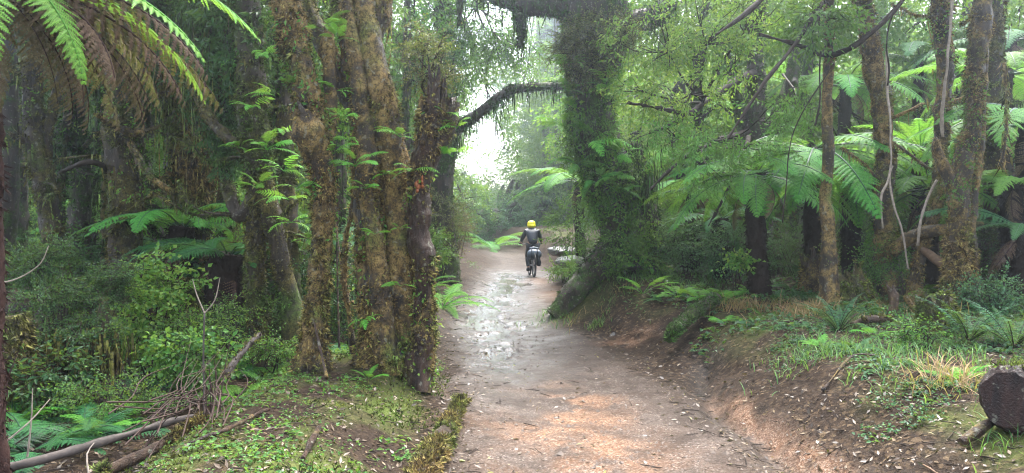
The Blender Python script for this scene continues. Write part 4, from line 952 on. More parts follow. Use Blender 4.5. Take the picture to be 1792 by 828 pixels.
log('fallen_branch', 'long grey fallen branch across the bottom left corner', [P(-30, 828, 4.9), P(90, 800, 5.1), P(190, 770, 5.35), P(300, 738, 5.7), P(350, 725, 5.85)], [.027, .028, .026, .022, .016], 'greywood', 'branch', seed=3)
log('fallen_branch', 'brown mossy branch under the heap of dry sticks', [P(180, 828, 4.8), P(240, 800, 5.0), P(300, 770, 5.2), P(350, 735, 5.4)], [.035, .036, .032, .025], 'brownwood', 'branch', 'moss_br', 1500, seed=4)
log('fallen_log', 'short dark rotten log behind the grey fallen branch', [P(180, 733, 6.2), P(215, 736, 6.2), P(258, 740, 6.1)], [.03, .045, .04], 'deadwood', 'log', seed=5)
log('leaning_branch', 'grey lichened branch leaning on the foot of the leaning trunk', [P(396, 655, 6.6), P(425, 615, 6.8), P(455, 585, 7.0)], [.03, .028, .022], 'greywood', 'branch', 'moss_ol', 200, seed=6)
log('leaning_branch', 'grey stick propped against the leaning trunk foot', [P(572, 662, 6.5), P(558, 600, 6.75), P(550, 565, 6.85)], [.011, .01, .008], 'deadwood', 'branch', seed=7, seg=8)
log('fallen_branch', 'thin dark fallen stick lying on the moss mound', [G(330, 0, 4.6, .03), G(400, 0, 4.75, .05), G(450, 0, 5.2, .04), G(470, 0, 5.35, .03)], [.012, .014, .013, .007], 'deadwood', 'branch', seed=8, seg=8)
log('fallen_branch', 'short forked rotten stick at the bottom of the moss mound', [G(530, 0, 4.35, .02), G(545, 0, 4.6, .05), G(560, 0, 4.9, .03)], [.012, .022, .01], 'deadwood', 'branch', seed=9, seg=10)
rs = np.random.RandomState(31)
for k in range(32):
    a = P(rs.uniform(180, 400), rs.uniform(700, 828), rs.uniform(4.7, 5.5)); b = P(rs.uniform(330, 430), rs.uniform(590, 720), rs.uniform(5.6, 6.4))
    a[2] = max(a[2], g1(a[0], a[1]) + .01)
    r = thing('dry_stick', 'thin reddish dry stick in the leaning heap beside the moss mound', 'stick', (a[0], a[1], g1(a[0], a[1])), 'heap of dry sticks')
    mb = MB(); m_ = (a + b) / 2 + rs.normal(0, .05, 3); add_tube(mb, [a, a * .7 + b * .3 + rs.normal(0, .03, 3), m_, b], [.0055, .0045, .004, .0015], seg=5, step=.1, cap=False); mb.obj('stick', M['drytwig'], r)
for k in range(7):
    a = G(rs.uniform(360, 395), 0, 5.9 + rs.uniform(0, .3)); b = a + np.array([rs.normal(0, .06), rs.normal(0, .06), rs.uniform(.3, .6)])
    r = thing('dry_stick', 'upright dead stalk standing at the top of the stick heap', 'stick', a, 'upright stalks in the stick heap'); mb = MB(); add_tube(mb, [a, (a + b) / 2 + rs.normal(0, .02, 3), b], [.006, .005, .003], seg=5, step=.08, cap=False); mb.obj('stick', M['drytwig'], r)
r = thing('bare_sapling', 'bare pale sapling forked in a Y above the stick heap', 'sapling', G(358, 0, 6.4)); b = G(358, 0, 6.4)
mb = MB(); f = P(358, 548, 6.4); add_tube(mb, [b, P(356, 620, 6.4), f], [.009, .008, .007], seg=6, step=.08)
mb.obj('stem', M['greywood'], r)
for e in ((337, 488), (344, 515)), ((385, 486), (376, 525)):
    mb = MB(); add_tube(mb, [f, P(*e[1], 6.38), P(*e[0], 6.35)], [.006, .005, .003], seg=5, step=.06, cap=False); mb.obj('branch', M['palevine'], r)
for k, (lab, pts) in enumerate([('pale bent twig poking in from the left edge', [(-20, 500, 5.6), (30, 488, 5.6), (70, 462, 5.6), (85, 430, 5.6)]), ('thin pale dead stalk leaning over the corner fern', [(-10, 790, 4.8), (50, 740, 4.9), (88, 698, 5.0)]),
    ('upright pale dead stalk beside the corner fern', [(48, 800, 5.0), (55, 735, 5.0), (57, 680, 5.0)]), ('reddish dry stalks bending at the left edge', [(5, 700, 5.2), (15, 660, 5.2), (32, 615, 5.2)]), ('pale forked twig beside the grey fallen branch', [(155, 828, 4.7), (152, 795, 4.75), (165, 775, 4.8)])]):
    q = [P(*p) for p in pts]; r = thing('dead_stalk', lab, 'twig', q[0]); mb = MB(); add_tube(mb, q, np.linspace(.007, .003, len(q)), seg=5, step=.06, cap=False); mb.obj('stem', M['palevine' if k != 3 else 'drytwig'], r)
for k, (lab, pts, w) in enumerate([('thin dark sapling stem leaning between the front trunks', [(585, 380, 7.9), (598, 470, 7.8), (608, 540, 7.75), (626, 610, 7.7)], .014), ('upright thin dark stem behind the front trunks', [(592, 330, 8.4), (590, 450, 8.4), (594, 600, 8.3)], .012), ('slanted dark stem low behind the front trunks', [(640, 520, 8.2), (630, 570, 8.2), (620, 620, 8.2)], .01)]):
    q = [P(*p) for p in pts]; q[-1][2] = g1(q[-1][0], q[-1][1]) - .02; r = thing('thin_sapling', lab, 'sapling', q[-1]); mb = MB(); add_tube(mb, q, [w * .8] * (len(q) - 1) + [w], seg=8, step=.06, amp=.1); mb.obj('stem', M['deadwood'], r)
# ------------------------------------------------------------------ right of the track
big = tree('mossy_giant', 'huge dark mossy tree leaning over the track, draped in ferns and creepers', 'tree', 12.6,
     [(1046, -150, 118), (1044, -20, 108), (1040, 80, 96), (1036, 180, 84), (1048, 250, 80), (1070, 330, 84), (1086, 400, 88), (1096, 460, 96), (1098, 545, 118)],
     mat='trunk_dark', moss='moss_gr', nm=1800, leaves=3000, msize=.075, seg=60, amp=.16, freq=2.2, lobes=3, lobe_amp=.06, seed=61, mthr=-.3, down=.9,
     stems=[[(1112, 255, 24, .05), (1126, 330, 40, .05), (1132, 410, 44), (1130, 540, 56)], [(1076, 420, 40, -.1), (1048, 470, 54, -.2), (1012, 508, 50, -.3), (972, 545, 40, -.4)]],
     limbs=[{'pts': [(800, -34, 20, .6), (860, -14, 32, .4), (920, 6, 42, .2), (985, 6, 54), (1036, 30, 60)], 'hang': 170, 'hangL': .4}, {'pts': [(1180, -10, 26, .3), (1150, 24, 34, .2), (1110, 42, 44), (1056, 60, 50)], 'hang': 160, 'hangL': .3},
            {'pts': [(910, 78, 8, .2), (908, 40, 16, .2), (912, 8, 26, .2)], 'hang': 90, 'hangL': .25}, {'pts': [(806, 40, 6, .5), (804, 10, 9, .5), (806, -30, 14, .6)], 'hang': 50, 'hangL': .2}],
     crown=dict(blobs=[(P(1000, -150, 12.6), (2.2, 2.0, .7), 260), (P(1150, -120, 12.2), (1.6, 1.5, .6), 160)], kind='mid', mat='leaf_dark', twig=.02))
hm = MB(); rs = np.random.RandomState(4)
pp = np.array([P(rs.uniform(1090, 1146), rs.uniform(255, 330), 12.25 + rs.uniform(-.15, .1)) for _ in range(500)]); hang_moss(hm, pp, 420, .5, .014, spread=.12)
pp = np.array([P(rs.uniform(1020, 1060), rs.uniform(100, 300), 12.1) for _ in range(300)]); hang_moss(hm, pp, 120, .25, .014, spread=.06); tag(hm.obj('hanging_moss', M['moss_gr'], big), kind='stuff')
ep = thing('epiphyte_shrub', 'bushy shrub with olive leaves growing round the top of the huge mossy tree', 'shrub', P(1035, 100, 12.2))
cm = crown_mesh([blob(1040, 62, 12.2, .5, .45, .28, 170), blob(1000, 85, 12.2, .28, .3, .22, 70), blob(1085, 45, 12.1, .3, .3, .2, 50), blob(1030, 120, 12.1, .3, .2, .2, 40)], 'small', .95, P(1038, 120, 12.2), 6, .008); cm.obj('foliage', [M['leaf_olive'], M['twig']], ep)
cr = thing('creeper', 'leafy creeper sheathing the lower trunk of the huge mossy tree', 'climber', P(1100, 440, 11.9))
cm = crown_mesh([blob(1125, 390, 12.1, .24, .3, .55, 46), blob(1085, 440, 11.95, .3, .25, .4, 34), blob(1135, 470, 12.2, .25, .35, .3, 26), blob(1005, 250, 12.2, .22, .25, .55, 40), blob(1055, 230, 12.05, .33, .2, .6, 40), blob(1045, 340, 12.0, .26, .2, .5, 34), blob(1100, 300, 12.1, .22, .25, .4, 26)], 'mid', .62, None, 0, .006, droop=.8); cm.obj('foliage', [M['leaf'], M['twig']], cr)
EPR = [(1095, 165, .42, 'right side below the olive shrub'), (1060, 150, .4, 'in the middle of the upper trunk'), (990, 165, .46, 'jutting left from the upper trunk'), (985, 220, .42, 'left edge of the trunk below the jutting one'), (1035, 250, .5, 'on the trunk face at mid height'), (1010, 290, .5, 'drooping on the left side at mid height'), (1075, 275, .46, 'right of the mid-height clump'), (1100, 215, .4, 'on the right edge where creeper twigs reach out'), (1040, 320, .45, 'lowest of those drooping on the left side'), (1070, 315, .36, 'small, beneath the mid-height clump'), (1000, 110, .36, 'beneath the olive shrub'), (1090, 335, .3, 'small, above the shaggy moss skirt')]
for k, (px, py, L, wh) in enumerate(EPR):
    L *= 1.25; r = thing('epiphyte_fern', 'fern tuft on the huge mossy tree, ' + wh, 'fern', P(px, py, 12.05 + (.2 if px < 1000 or px > 1090 else 0)), 'ferns growing on the huge mossy tree'); rs = np.random.RandomState(90 + k)
    for j in range(7): frond_obj(r, FM[('ground', 'epi', 'tree')[k % 3]][rs.randint(4)], math.radians(180 + rs.uniform(-110, 110)), rs.uniform(-.6, .3), rs.normal(0, .35), L * rs.uniform(.7, 1.15))

tree('slim_tree', 'slim straight lichen-flecked trunk with brown moss near its foot, first on the right bank', 'tree', 9.6, [(1462, -150, 17), (1456, -20, 17), (1452, 100, 18), (1449, 200, 17), (1453, 300, 18), (1451, 400, 22), (1452, 525, 28)], mat='trunk', nm=2600, leaves=90, fine=.006, msize=.022, seg=28, amp=.12, freq=5, seed=71, mthr=-.1,
     limbs=[{'pts': [(1590, -14, 6, -.6), (1545, 40, 9, -.6), (1500, 78, 10, -.5), (1465, 94, 11, -.2), (1450, 96, 12)], 'mat': 'twig', 'moss': 0}, {'pts': [(1330, 60, 5, -.7), (1390, 76, 8, -.5), (1430, 92, 10, -.2), (1450, 96, 12)], 'mat': 'twig', 'moss': 0},
            {'pts': [(1255, 60, 5, -.8), (1310, 20, 9, -.7), (1370, -30, 11, -.4), (1455, -60, 13)], 'mat': 'twig', 'moss': 0}, {'pts': [(1275, 240, 4, -1.), (1340, 140, 6, -.9), (1400, 60, 8, -.6), (1456, -20, 12)], 'mat': 'twig', 'moss': 0}],
     crown=dict(blobs=[((3.6, 9.2, 5.3), (1.3, 1.2, .7), 120), blob(1430, 40, 9.3, .4, .5, .3, 60)], kind='mid', mat='leaf'))
tree('mossy_tree', 'straight brown mossy trunk with a pale vine down its right side', 'tree', 10.1, [(1500, -150, 28), (1512, -20, 28), (1526, 70, 30), (1534, 150, 34), (1544, 230, 32), (1549, 300, 32), (1552, 380, 38), (1552, 450, 42), (1556, 535, 50)], nm=6500, leaves=120, msize=.034, seg=36, amp=.14, freq=4, seed=73, crook=3, mthr=-.15,
     crown=dict(blobs=[((4.4, 10.4, 5.5), (1.3, 1.3, .8), 120)], kind='mid', mat='leaf'))
tree('mossy_tree', 'crooked heavily mossed trunk with a bulge and a hollow dark side, right bank', 'tree', 9.1, [(1735, -150, 32), (1722, -20, 32), (1716, 40, 36), (1704, 110, 30), (1700, 200, 28), (1690, 270, 32), (1678, 330, 40), (1682, 380, 35), (1676, 450, 38), (1684, 560, 56)], nm=11000, leaves=420, msize=.036, seg=40, amp=.2, freq=4, seed=75, mthr=-.3,
     stems=[{'pts': [(1722, 60, 14, .03), (1716, 200, 14, .05), (1704, 330, 18, .05), (1706, 450, 16), (1712, 560, 30)]}], limbs=[{'pts': [(1640, 250, 14, -.05), (1655, 300, 22, -.03), (1676, 340, 26)]}],
     crown=dict(blobs=[((5.3, 9.2, 5.3), (1.3, 1.3, .8), 120)], kind='mid', mat='leaf'))
tree('mossy_tree', 'shaggy leaning trunk just left of the crooked one, its foot bending left', 'tree', 9.7, [(1640, -150, 32), (1646, -20, 32), (1652, 80, 30), (1656, 180, 26), (1652, 280, 22), (1640, 350, 22), (1622, 410, 18), (1606, 470, 20), (1600, 545, 26)], nm=5000, leaves=220, msize=.034, seg=28, amp=.18, freq=4, seed=77, crook=3, hang=40, hangL=.2,
     crown=dict(blobs=[((4.9, 10.6, 5.6), (1.2, 1.3, .8), 110)], kind='mid', mat='leaf'))
tree('mossy_tree', 'shadowed trunk with hanging moss right of the crooked one', 'tree', 10.6, [(1742, -100, 30), (1738, 60, 30), (1735, 200, 32), (1742, 330, 30), (1736, 440, 40), (1740, 560, 60)], mat='trunk_olive', moss='moss_ol', nm=3500, seg=24, amp=.14, seed=79, crook=3, hang=120, hangL=.3,
     crown=dict(blobs=[((6.6, 10.8, 5.4), (1.2, 1.2, .9), 110)], kind='mid', mat='leaf'))
for k, (lab, pts, w, mt) in enumerate([('pale peeling vine hanging beside the shaggy leaning trunk', [(1668, -30, 9.3), (1664, 50, 9.3), (1660, 110, 9.3), (1652, 180, 9.4), (1650, 240, 9.5)], 7, 'palevine'),
    ('thin whitish vine twisting down the straight brown mossy trunk', [(1552, 90, 9.8), (1558, 170, 9.75), (1560, 240, 9.7), (1562, 300, 9.7), (1568, 360, 9.7), (1580, 405, 9.7), (1590, 470, 9.7)], 5, 'palevine'),
    ('whitish vine branching left across the straight brown mossy trunk', [(1562, 290, 9.68), (1554, 320, 9.66), (1542, 345, 9.66), (1545, 400, 9.7)], 5, 'palevine'),
    ('pale slanting stem between the straight trunk and the crooked one', [(1640, 315, 9.5), (1624, 350, 9.5), (1612, 385, 9.5), (1606, 430, 9.55)], 6, 'palevine'),
    ('mossy vine dangling in front of the right-hand tree fern', [(1756, 110, 8.6), (1757, 200, 8.6), (1754, 260, 8.6), (1750, 290, 8.6)], 6, 'trunk'), ('thin dark vine hanging from the bare limb near the slim straight trunk', [(1565, 10, 9.0), (1556, 80, 9.0), (1553, 150, 9.1)], 4, 'twig'),
    ('dark twig vine hanging left of the slim straight trunk', [(1436, 90, 9.2), (1434, 160, 9.2), (1426, 220, 9.2)], 4, 'twig'), ('long thin vine slanting over the big fern beside the slim straight trunk', [(1452, 120, 9.0), (1400, 220, 9.0), (1382, 300, 9.05), (1370, 390, 9.1)], 3, 'twig')]):
    q = [P(*p) for p in pts]; r = thing('hanging_vine', lab, 'vine', q[-1]); mb = MB(); V, N = add_tube(mb, q, [PXw(w, p[2]) / 2.6 for p in pts], seg=8, step=.04, amp=.3, freq=9, wob=.09, seed=k + 3); mb.obj('stem', M[mt], r)
    if mt == 'trunk': mm = MB(); hang_moss(mm, V, 260, .09, .015, spread=.012); tag(mm.obj('moss', M['moss_br'], r), kind='stuff')

# the understorey tree whose bare branches and drooping leaves fill the space beside the giant
u = tree('understorey_tree', 'spreading small tree with drooping light green leaves between the giant and the slim trunk', 'tree', 13.6, [(1330, -80, 26), (1322, 60, 30), (1320, 160, 36), (1318, 280, 40), (1330, 400, 44), (1340, 500, 56)], mat='trunk_dark', moss='moss_gr', nm=3000, msize=.05, seg=26, amp=.14, seed=81, crook=3,
     limbs=[[(1270, 90, 14, -.3), (1290, 180, 20), (1318, 260, 28)], [(1395, 90, 20, .2), (1372, 180, 26), (1345, 240, 28), (1322, 290, 30)], [(1385, 150, 22, -.4), (1376, 190, 12, -.3), (1360, 240, 12)],
            {'pts': [(1120, 240, 4, -2.6), (1180, 215, 7, -2.2), (1230, 180, 10, -1.6), (1290, 140, 14, -.6), (1322, 130, 18)], 'mat': 'twig', 'moss': 0}, {'pts': [(1100, 180, 4, -2.8), (1160, 190, 6, -2.5), (1210, 200, 8, -1.9), (1230, 180, 8, -1.6)], 'mat': 'twig', 'moss': 0},
            {'pts': [(1140, 330, 4, -2.6), (1190, 280, 6, -2.2), (1240, 250, 9, -1.5), (1318, 230, 10, 0)], 'mat': 'twig', 'moss': 0}, {'pts': [(1240, 395, 3, -3.2), (1270, 340, 5, -3.0), (1290, 290, 7, -2.4), (1310, 240, 9, -.6)], 'mat': 'twig', 'moss': 0},
            ],
     crown=None)
cm = crown_mesh([blob(1150, 60, 11.2, .75, .7, .55, 62), blob(1240, 40, 10.8, .7, .6, .45, 55), blob(1330, 10, 10.8, .7, .6, .35, 42), blob(1110, 160, 11.0, .4, .5, .4, 24), blob(1200, 160, 11.0, .6, .6, .4, 32), blob(1290, 110, 10.8, .5, .5, .35, 22)], 'mid', .85, [P(1230, 180, 12), P(1290, 140, 13), P(1322, 60, 13.5)], 4, .007, droop=.5)
cm.obj('crown', [M['leaf_lime'], M['twig']], u)
cm = crown_mesh([blob(1250, 245, 9.9, .5, .4, .16, 18), blob(1320, 262, 9.8, .45, .4, .12, 16), blob(1235, 310, 9.8, .25, .3, .2, 8), blob(1360, 195, 10.2, .28, .4, .2, 18), blob(1170, 240, 10.8, .35, .4, .3, 18), blob(1400, 180, 10.1, .2, .3, .25, 12)], 'willow', .8, [P(1240, 250, 12), P(1310, 240, 13), P(1370, 130, 11.8)], 3, .007, droop=.9)
cm.obj('crown', [M['leaf'], M['twig']], u)

# --------------------------------------------------------------- tree ferns on the right
for lab, px, py, Y, L, n, key, az, sd, pt in [
    ('great tree fern spreading bright fronds behind the slim straight trunk', 1425, 262, 11.4, 2.1, 22, 'tree', (30, 330), 41, (-.62, -.1)),
    ('bright tree fern with broad fronds at the right edge of the view', 1800, 215, 10.4, 2.1, 20, 'tree', (20, 340), 42, (-.6, -.05)),
    ('young upright tree fern with fresh light fronds between the right trunks', 1612, 262, 11.8, 1.05, 11, 'lime', (0, 360), 43, (.0, .5)),
    ('tree fern behind the straight mossy trunk with fronds down to the ferny bank', 1545, 300, 12.8, 1.7, 13, 'tree', (0, 360), 44, (-.4, .0)),
    ('tall bluish tree fern high behind the right trunks', 1610, 110, 17, 2.3, 14, 'blue', (0, 360), 45, (-.3, .1)), ('tall shaded tree fern behind the hanging-moss trunk', 1770, 70, 15, 2.2, 14, 'blue', (0, 360), 46, (-.35, .1)),
    ('lime-lit tree fern beyond the shoulder of the giant', 1195, 278, 16.5, 1.9, 13, 'lime', (0, 360), 47, (-.3, .1)), ('hazy tree fern left of the giant above the track bend', 1015, 318, 20, 2.1, 13, 'tree', (0, 360), 48, (-.35, .1)),
    ('pale tree fern far behind the understorey tree', 1290, 220, 21, 2.4, 13, 'lime', (0, 360), 49, (-.3, .1)), ('distant tree fern right of the understorey tree', 1390, 150, 22, 2.3, 13, 'tree', (0, 360), 50, (-.3, .1)),
    ('shaded tree fern low behind the great one', 1350, 330, 15.5, 1.9, 13, 'blue', (0, 360), 51, (-.35, .05)), ('distant tree fern between the straight and the leaning trunks', 1585, 200, 23, 2.4, 13, 'lime', (0, 360), 52, (-.3, .1)),
    ('bright tree fern left of the slim straight trunk with fronds over the bushes', 1325, 305, 10.7, 1.7, 19, 'tree', (20, 340), 56, (-.62, -.05)), ('light tree fern right of the slim straight trunk', 1490, 300, 11.9, 1.7, 18, 'tree', (20, 340), 57, (-.6, -.1)),
    ('light tree fern in the gap between the straight and the crooked trunk', 1625, 330, 11.2, 1.5, 17, 'tree', (20, 340), 58, (-.6, .0)), ('fresh green tree fern close behind the giant creeper', 1215, 330, 14, 1.8, 16, 'tree', (0, 360), 59, (-.55, -.05)),
    ('broad low tree fern right of the hanging-moss trunk', 1775, 320, 9.9, 1.4, 17, 'lime', (20, 340), 60, (-.55, .0)), ('young bluish tree fern beneath the drooping branches', 1260, 385, 12.6, 1.2, 13, 'blue', (0, 360), 61, (-.5, .1)), ('high tree fern in the upper right gap beside the crooked trunk', 1760, 130, 12.5, 1.9, 15, 'tree', (0, 360), 62, (-.5, .0)), ('high tree fern behind the slim straight trunk top', 1480, 150, 16, 2.1, 15, 'tree', (0, 360), 63, (-.5, .0)),
    ('blue-green tree fern low at the right edge', 1790, 400, 9.4, 1.2, 11, 'blue', (0, 360), 53, (-.3, .15)), ('dim tree fern behind the crooked mossy trunk', 1690, 300, 14, 1.8, 12, 'blue', (0, 360), 54, (-.35, .05))]:
    fern('tree_fern', lab, tuple(P(px, py, Y)), key, n, L, 'tree ferns on the right', pitch=pt, az=az, trunk=.13, dead=3, deadL=L * .6, seed=sd)
# --------------------------------------------------------------- low ferns, right
for lab, px, Y, L, n, key, sd in [('dark crown fern like a shuttlecock at the foot of the slim straight trunk', 1468, 7.9, .62, 13, 'crownfern', 61), ('largest dark crown fern under the crooked mossy trunk', 1695, 6.9, .62, 17, 'crownfern', 62), ('dark crown fern at the right edge above the cut log', 1775, 6.6, .6, 12, 'crownfern', 63),
    ('pale lacy fern on the bank right of the giant roots', 1185, 10.9, .42, 9, 'ground', 64), ('pale lacy fern in the middle of the bank', 1265, 10.4, .48, 10, 'ground', 65), ('pale lacy fern over the mossy root log', 1225, 10.6, .38, 9, 'ground', 66), ('upright lacy fern against the creeper on the giant', 1125, 11.4, .55, 6, 'ground', 67),
    ('light fern beneath the drooping branches on the bank', 1320, 10.8, .4, 8, 'ground', 68), ('bluish ferny tuft beside the stump', 1385, 11.2, .5, 9, 'blue', 69), ('shaded fern behind the dry grass', 1490, 10.9, .5, 9, 'dark', 70), ('fern under the mossy fallen trunk', 1600, 10.6, .55, 9, 'tree', 71), ('fine fern hiding the foot of the hanging-moss trunk', 1730, 9.0, .55, 9, 'blue', 72),
    ('short strappy fern at the foot of the giant by the track', 975, 12.2, .34, 9, 'crownfern', 73), ('tiny light fern low on the herb bank', 1530, 7.4, .28, 7, 'ground', 74), ('bluish fern spilling down the herb bank', 1620, 7.2, .4, 8, 'blue', 75), ('small fern on the bare slope below the dark shuttlecock fern', 1440, 7.0, .26, 8, 'ground', 79), ('small bluish fern at the grassy lip of the bank', 1500, 6.6, .3, 8, 'blue', 80), ('lacy fern between the herb bank and the cut log', 1680, 5.6, .28, 8, 'ground', 81), ('fern seedling where the bank meets the mossy root log', 1270, 9.2, .3, 8, 'ground', 82), ('low fern in the dry grass before the rotten stump', 1400, 9.4, .34, 8, 'blue', 83), ('low fern at the upper edge of the clay scar', 1160, 11.0, .34, 8, 'blue', 84), ('dim crown fern deep in shade under the great tree fern', 1420, 12.4, .7, 11, 'crownfern', 76), ('dim crown fern right of the giant', 1215, 12.8, .7, 11, 'dark', 77), ('hazy fern on the right bank level with the cyclist', 1010, 22, .9, 10, 'tree', 78)]:
    x = (px - CX) / F_PX * Y
    fern('ground_fern', lab, (x, Y, g1(x, Y)), key, n, L, 'ferns on the right bank', pitch=(-.15, .35) if key != 'crownfern' else (-.55, .05), seed=sd)
for k, (lab, px, py, Y, rr, n, kind, mat) in enumerate([
    ('dense bush of tiny leaves right of the giant foot', 1200, 425, 12.4, (.7, .5, .4), 150, 'tiny', 'leaf_blue'), ('tiny-leaved bush low under the drooping branches', 1290, 440, 11.8, (.6, .5, .35), 120, 'tiny', 'leaf_blue'), ('dark bush in shade under the great tree fern', 1390, 440, 13.2, (.9, .6, .45), 150, 'small', 'leaf_dark'),
    ('small bush behind the straight mossy trunk foot', 1590, 420, 11.6, (.5, .4, .4), 90, 'small', 'leaf'), ('bush of small round leaves beside the mossy fallen trunk', 1540, 455, 10.0, (.32, .2, .2), 50, 'small', 'leaf'), ('small sapling bush with yellowish leaves on the bank', 1290, 455, 10.6, (.14, .14, .16), 14, 'broad', 'leaf_lime'),
    ('dark bush filling the gap behind the slim straight trunk foot', 1470, 440, 12.6, (.8, .5, .4), 130, 'small', 'leaf_dark'), ('leafy bush behind the straight mossy trunk', 1600, 380, 13.2, (.8, .6, .6), 130, 'mid', 'leaf_dark'), ('leafy bush closing the view behind the crooked trunk', 1690, 400, 12.4, (.8, .5, .6), 130, 'mid', 'leaf'), ('bush behind the understorey tree foot', 1320, 400, 15.0, (1.2, .7, .7), 180, 'mid', 'leaf_dark'), ('bush low behind the giant', 1190, 390, 15.2, (1.0, .6, .6), 140, 'mid', 'leaf_dark'),
    ('dark bush under the fronds at the right edge', 1770, 470, 10.4, (.7, .6, .5), 140, 'small', 'leaf_dark'), ('bush at the far right behind the crown ferns', 1740, 520, 8.6, (.4, .3, .25), 60, 'tiny', 'leaf_blue'), ('twiggy bush leaning to the track from the giant root', 1005, 470, 14.5, (.25, .35, .2), 34, 'small', 'leaf'),
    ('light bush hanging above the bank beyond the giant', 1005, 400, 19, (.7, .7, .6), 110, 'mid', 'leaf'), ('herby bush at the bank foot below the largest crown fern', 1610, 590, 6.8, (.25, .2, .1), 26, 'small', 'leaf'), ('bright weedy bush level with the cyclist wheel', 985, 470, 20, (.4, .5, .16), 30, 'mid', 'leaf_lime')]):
    shrub(lab, px, Y, [blob(px, py, Y, *rr, n)], kind, .8 if kind != 'tiny' else 1.1, mat, group='bushes on the right bank', seed=40 + k)
# --------------------------------------------------------------- wood on the right bank
lg = log('fallen_log', 'big cut log end with dark charred face and yellow moss on top, right edge', [P(1776, 698, 4.55), P(1850, 688, 4.75), P(2070, 664, 5.4)], [.19, .20, .205], 'charwood', 'log', None, seed=21, seg=48, amp=.045, fine=.009)
mm = MB(); pts = np.array([P(1776, 698, 4.55) + (P(2070, 664, 5.4) - P(1776, 698, 4.55)) * t + np.array([RS.normal(0, .07), RS.normal(0, .06), .185]) for t in RS.uniform(-.02, 1, 900)]); add_tufts(mm, pts, norm(np.array([0, 0, 1.0]) + rdir(900) * .6), .035 * RS.uniform(.5, 1.5, 900)); tag(mm.obj('moss', M['moss_yel'], lg), kind='stuff')
mb = MB(); a = P(1768, 700, 4.5); b = P(1776, 698, 4.56); add_tube(mb, [a, a * .6 + b * .4, b + (b - a) * .2], [.15, .178, .186], seg=48, step=.008, amp=.03, freq=6, seed=3, fine=.011); mb.obj('cut_face', M['charwood'], lg)
log('fallen_log', 'pale snapped trunk slanting down against the crooked mossy trunk', [P(1580, 412, 10.0), P(1605, 430, 9.8), P(1640, 455, 9.4), P(1662, 474, 9.2)], [.045, .05, .055, .05], 'palewood', 'log', seed=22, seg=14)
log('fallen_log', 'mossy fallen trunk lying between the straight and the crooked trunks', [P(1560, 440, 9.9), P(1600, 412, 9.7), P(1650, 402, 9.5), P(1720, 396, 9.4)], [.09, .075, .07, .06], 'trunk', 'log', 'moss_br', 2600, seed=23)
log('fallen_log', 'mossy root log poking down the bank onto the track edge', [P(1252, 522, 10.0), P(1215, 548, 9.4), P(1185, 575, 9.0), P(1172, 594, 8.75)], [.08, .085, .07, .04], 'trunk_dark', 'log', 'moss_gr', 2200, seed=24, amp=.2)
log('fallen_log', 'short brown log lying on the bank by the straight mossy trunk', [G(1492, 0, 8.0, .05), G(1520, 0, 8.05, .07), G(1556, 0, 8.15, .06)], [.034, .042, .036], 'brownwood', 'log', 'moss_br', 300, seed=25)
log('fallen_branch', 'small dark rotten branch in front of the cut log', [G(1682, 0, 4.55, .04), G(1720, 0, 4.6, .06), G(1750, 0, 4.65, .05)], [.03, .035, .03], 'deadwood', 'branch', seed=26)
log('fallen_branch', 'curved dark stick lying on the bare bank', [G(1440, 0, 5.9, .02), G(1490, 0, 6.15, .04), G(1530, 0, 6.2, .03)], [.007, .008, .006], 'deadwood', 'branch', seed=27, seg=8)
log('fallen_branch', 'thin pale stick lying below the cut log', [G(1615, 0, 4.5, .02), G(1660, 0, 4.3, .02), G(1690, 0, 4.2, .02)], [.006, .006, .004], 'palewood', 'branch', seed=28, seg=8)
log('fallen_branch', 'mossy broken branch below the slanting pale trunk', [P(1585, 520, 8.9), P(1600, 540, 8.8), P(1612, 556, 8.7)], [.03, .03, .025], 'trunk', 'branch', 'moss_br', 300, seed=29)
for k, (lab, px, Y, h, rad, mat_, mo) in enumerate([('dark rotten stump in front of the slim straight trunk', 1422, 10.8, .42, .2, 'deadwood', 'moss_br'), ('splintered pale stump at the foot of the straight mossy trunk', 1560, 8.8, .30, .05, 'brownwood', None), ('mossy hump of a stump on the dry grass bank', 1490, 9.7, .26, .26, 'trunk_olive', 'moss_yel'), ('mossy hummock stump beside the largest crown fern', 1640, 7.6, .3, .2, 'trunk_olive', 'moss_yel')]):
    x = (px - CX) / F_PX * Y; b = g1(x, Y); r = thing('mossy_stump' if mo else 'splintered_stump', lab, 'stump', (x, Y, b)); mb = MB()
    V, N = add_tube(mb, [(x, Y, b - .1), (x + .02, Y, b + h * .5), (x, Y, b + h)], [rad * 1.1, rad * .9, rad * .7], seg=26, step=.03, amp=.22, freq=6, seed=k, fine=.012, jag=.9); mb.obj('trunk', M[mat_], r)
    if mo: mm = MB(); s = N[:, 2] > -2; moss_on(mm, V[s], N[s], 2600, .04, .3, -.3); tag(mm.obj('moss', M[mo], r), kind='stuff')
rk = thing('wet_rock', 'pale wet rock shelf on the right bank beyond the giant roots', 'rock', G(992, 0, 20)); mb = MB()
for k, (px, py, Y, sx, sz) in enumerate([(985, 440, 21.5, .42, .14), (1005, 458, 20, .5, .16)]):
    c = P(px, py, Y); bm = bmesh.new(); bmesh.ops.create_icosphere(bm, subdivisions=4, radius=1); V = np.array([v.co[:] for v in bm.verts]); Fq = np.array([[v.index for v in f.verts] for f in bm.faces]); bm.free()
    V = V * (1 + .25 * fbm(V * 1.7 + k, 4, k)[:, None]) * np.array([sx, .6, sz]) + c; mb.add(V, Fq)
mb.obj('rock', mat_plain('wet_pale_rock', (.11, .105, .10), .5, .3, .4, 7, .02), rk)

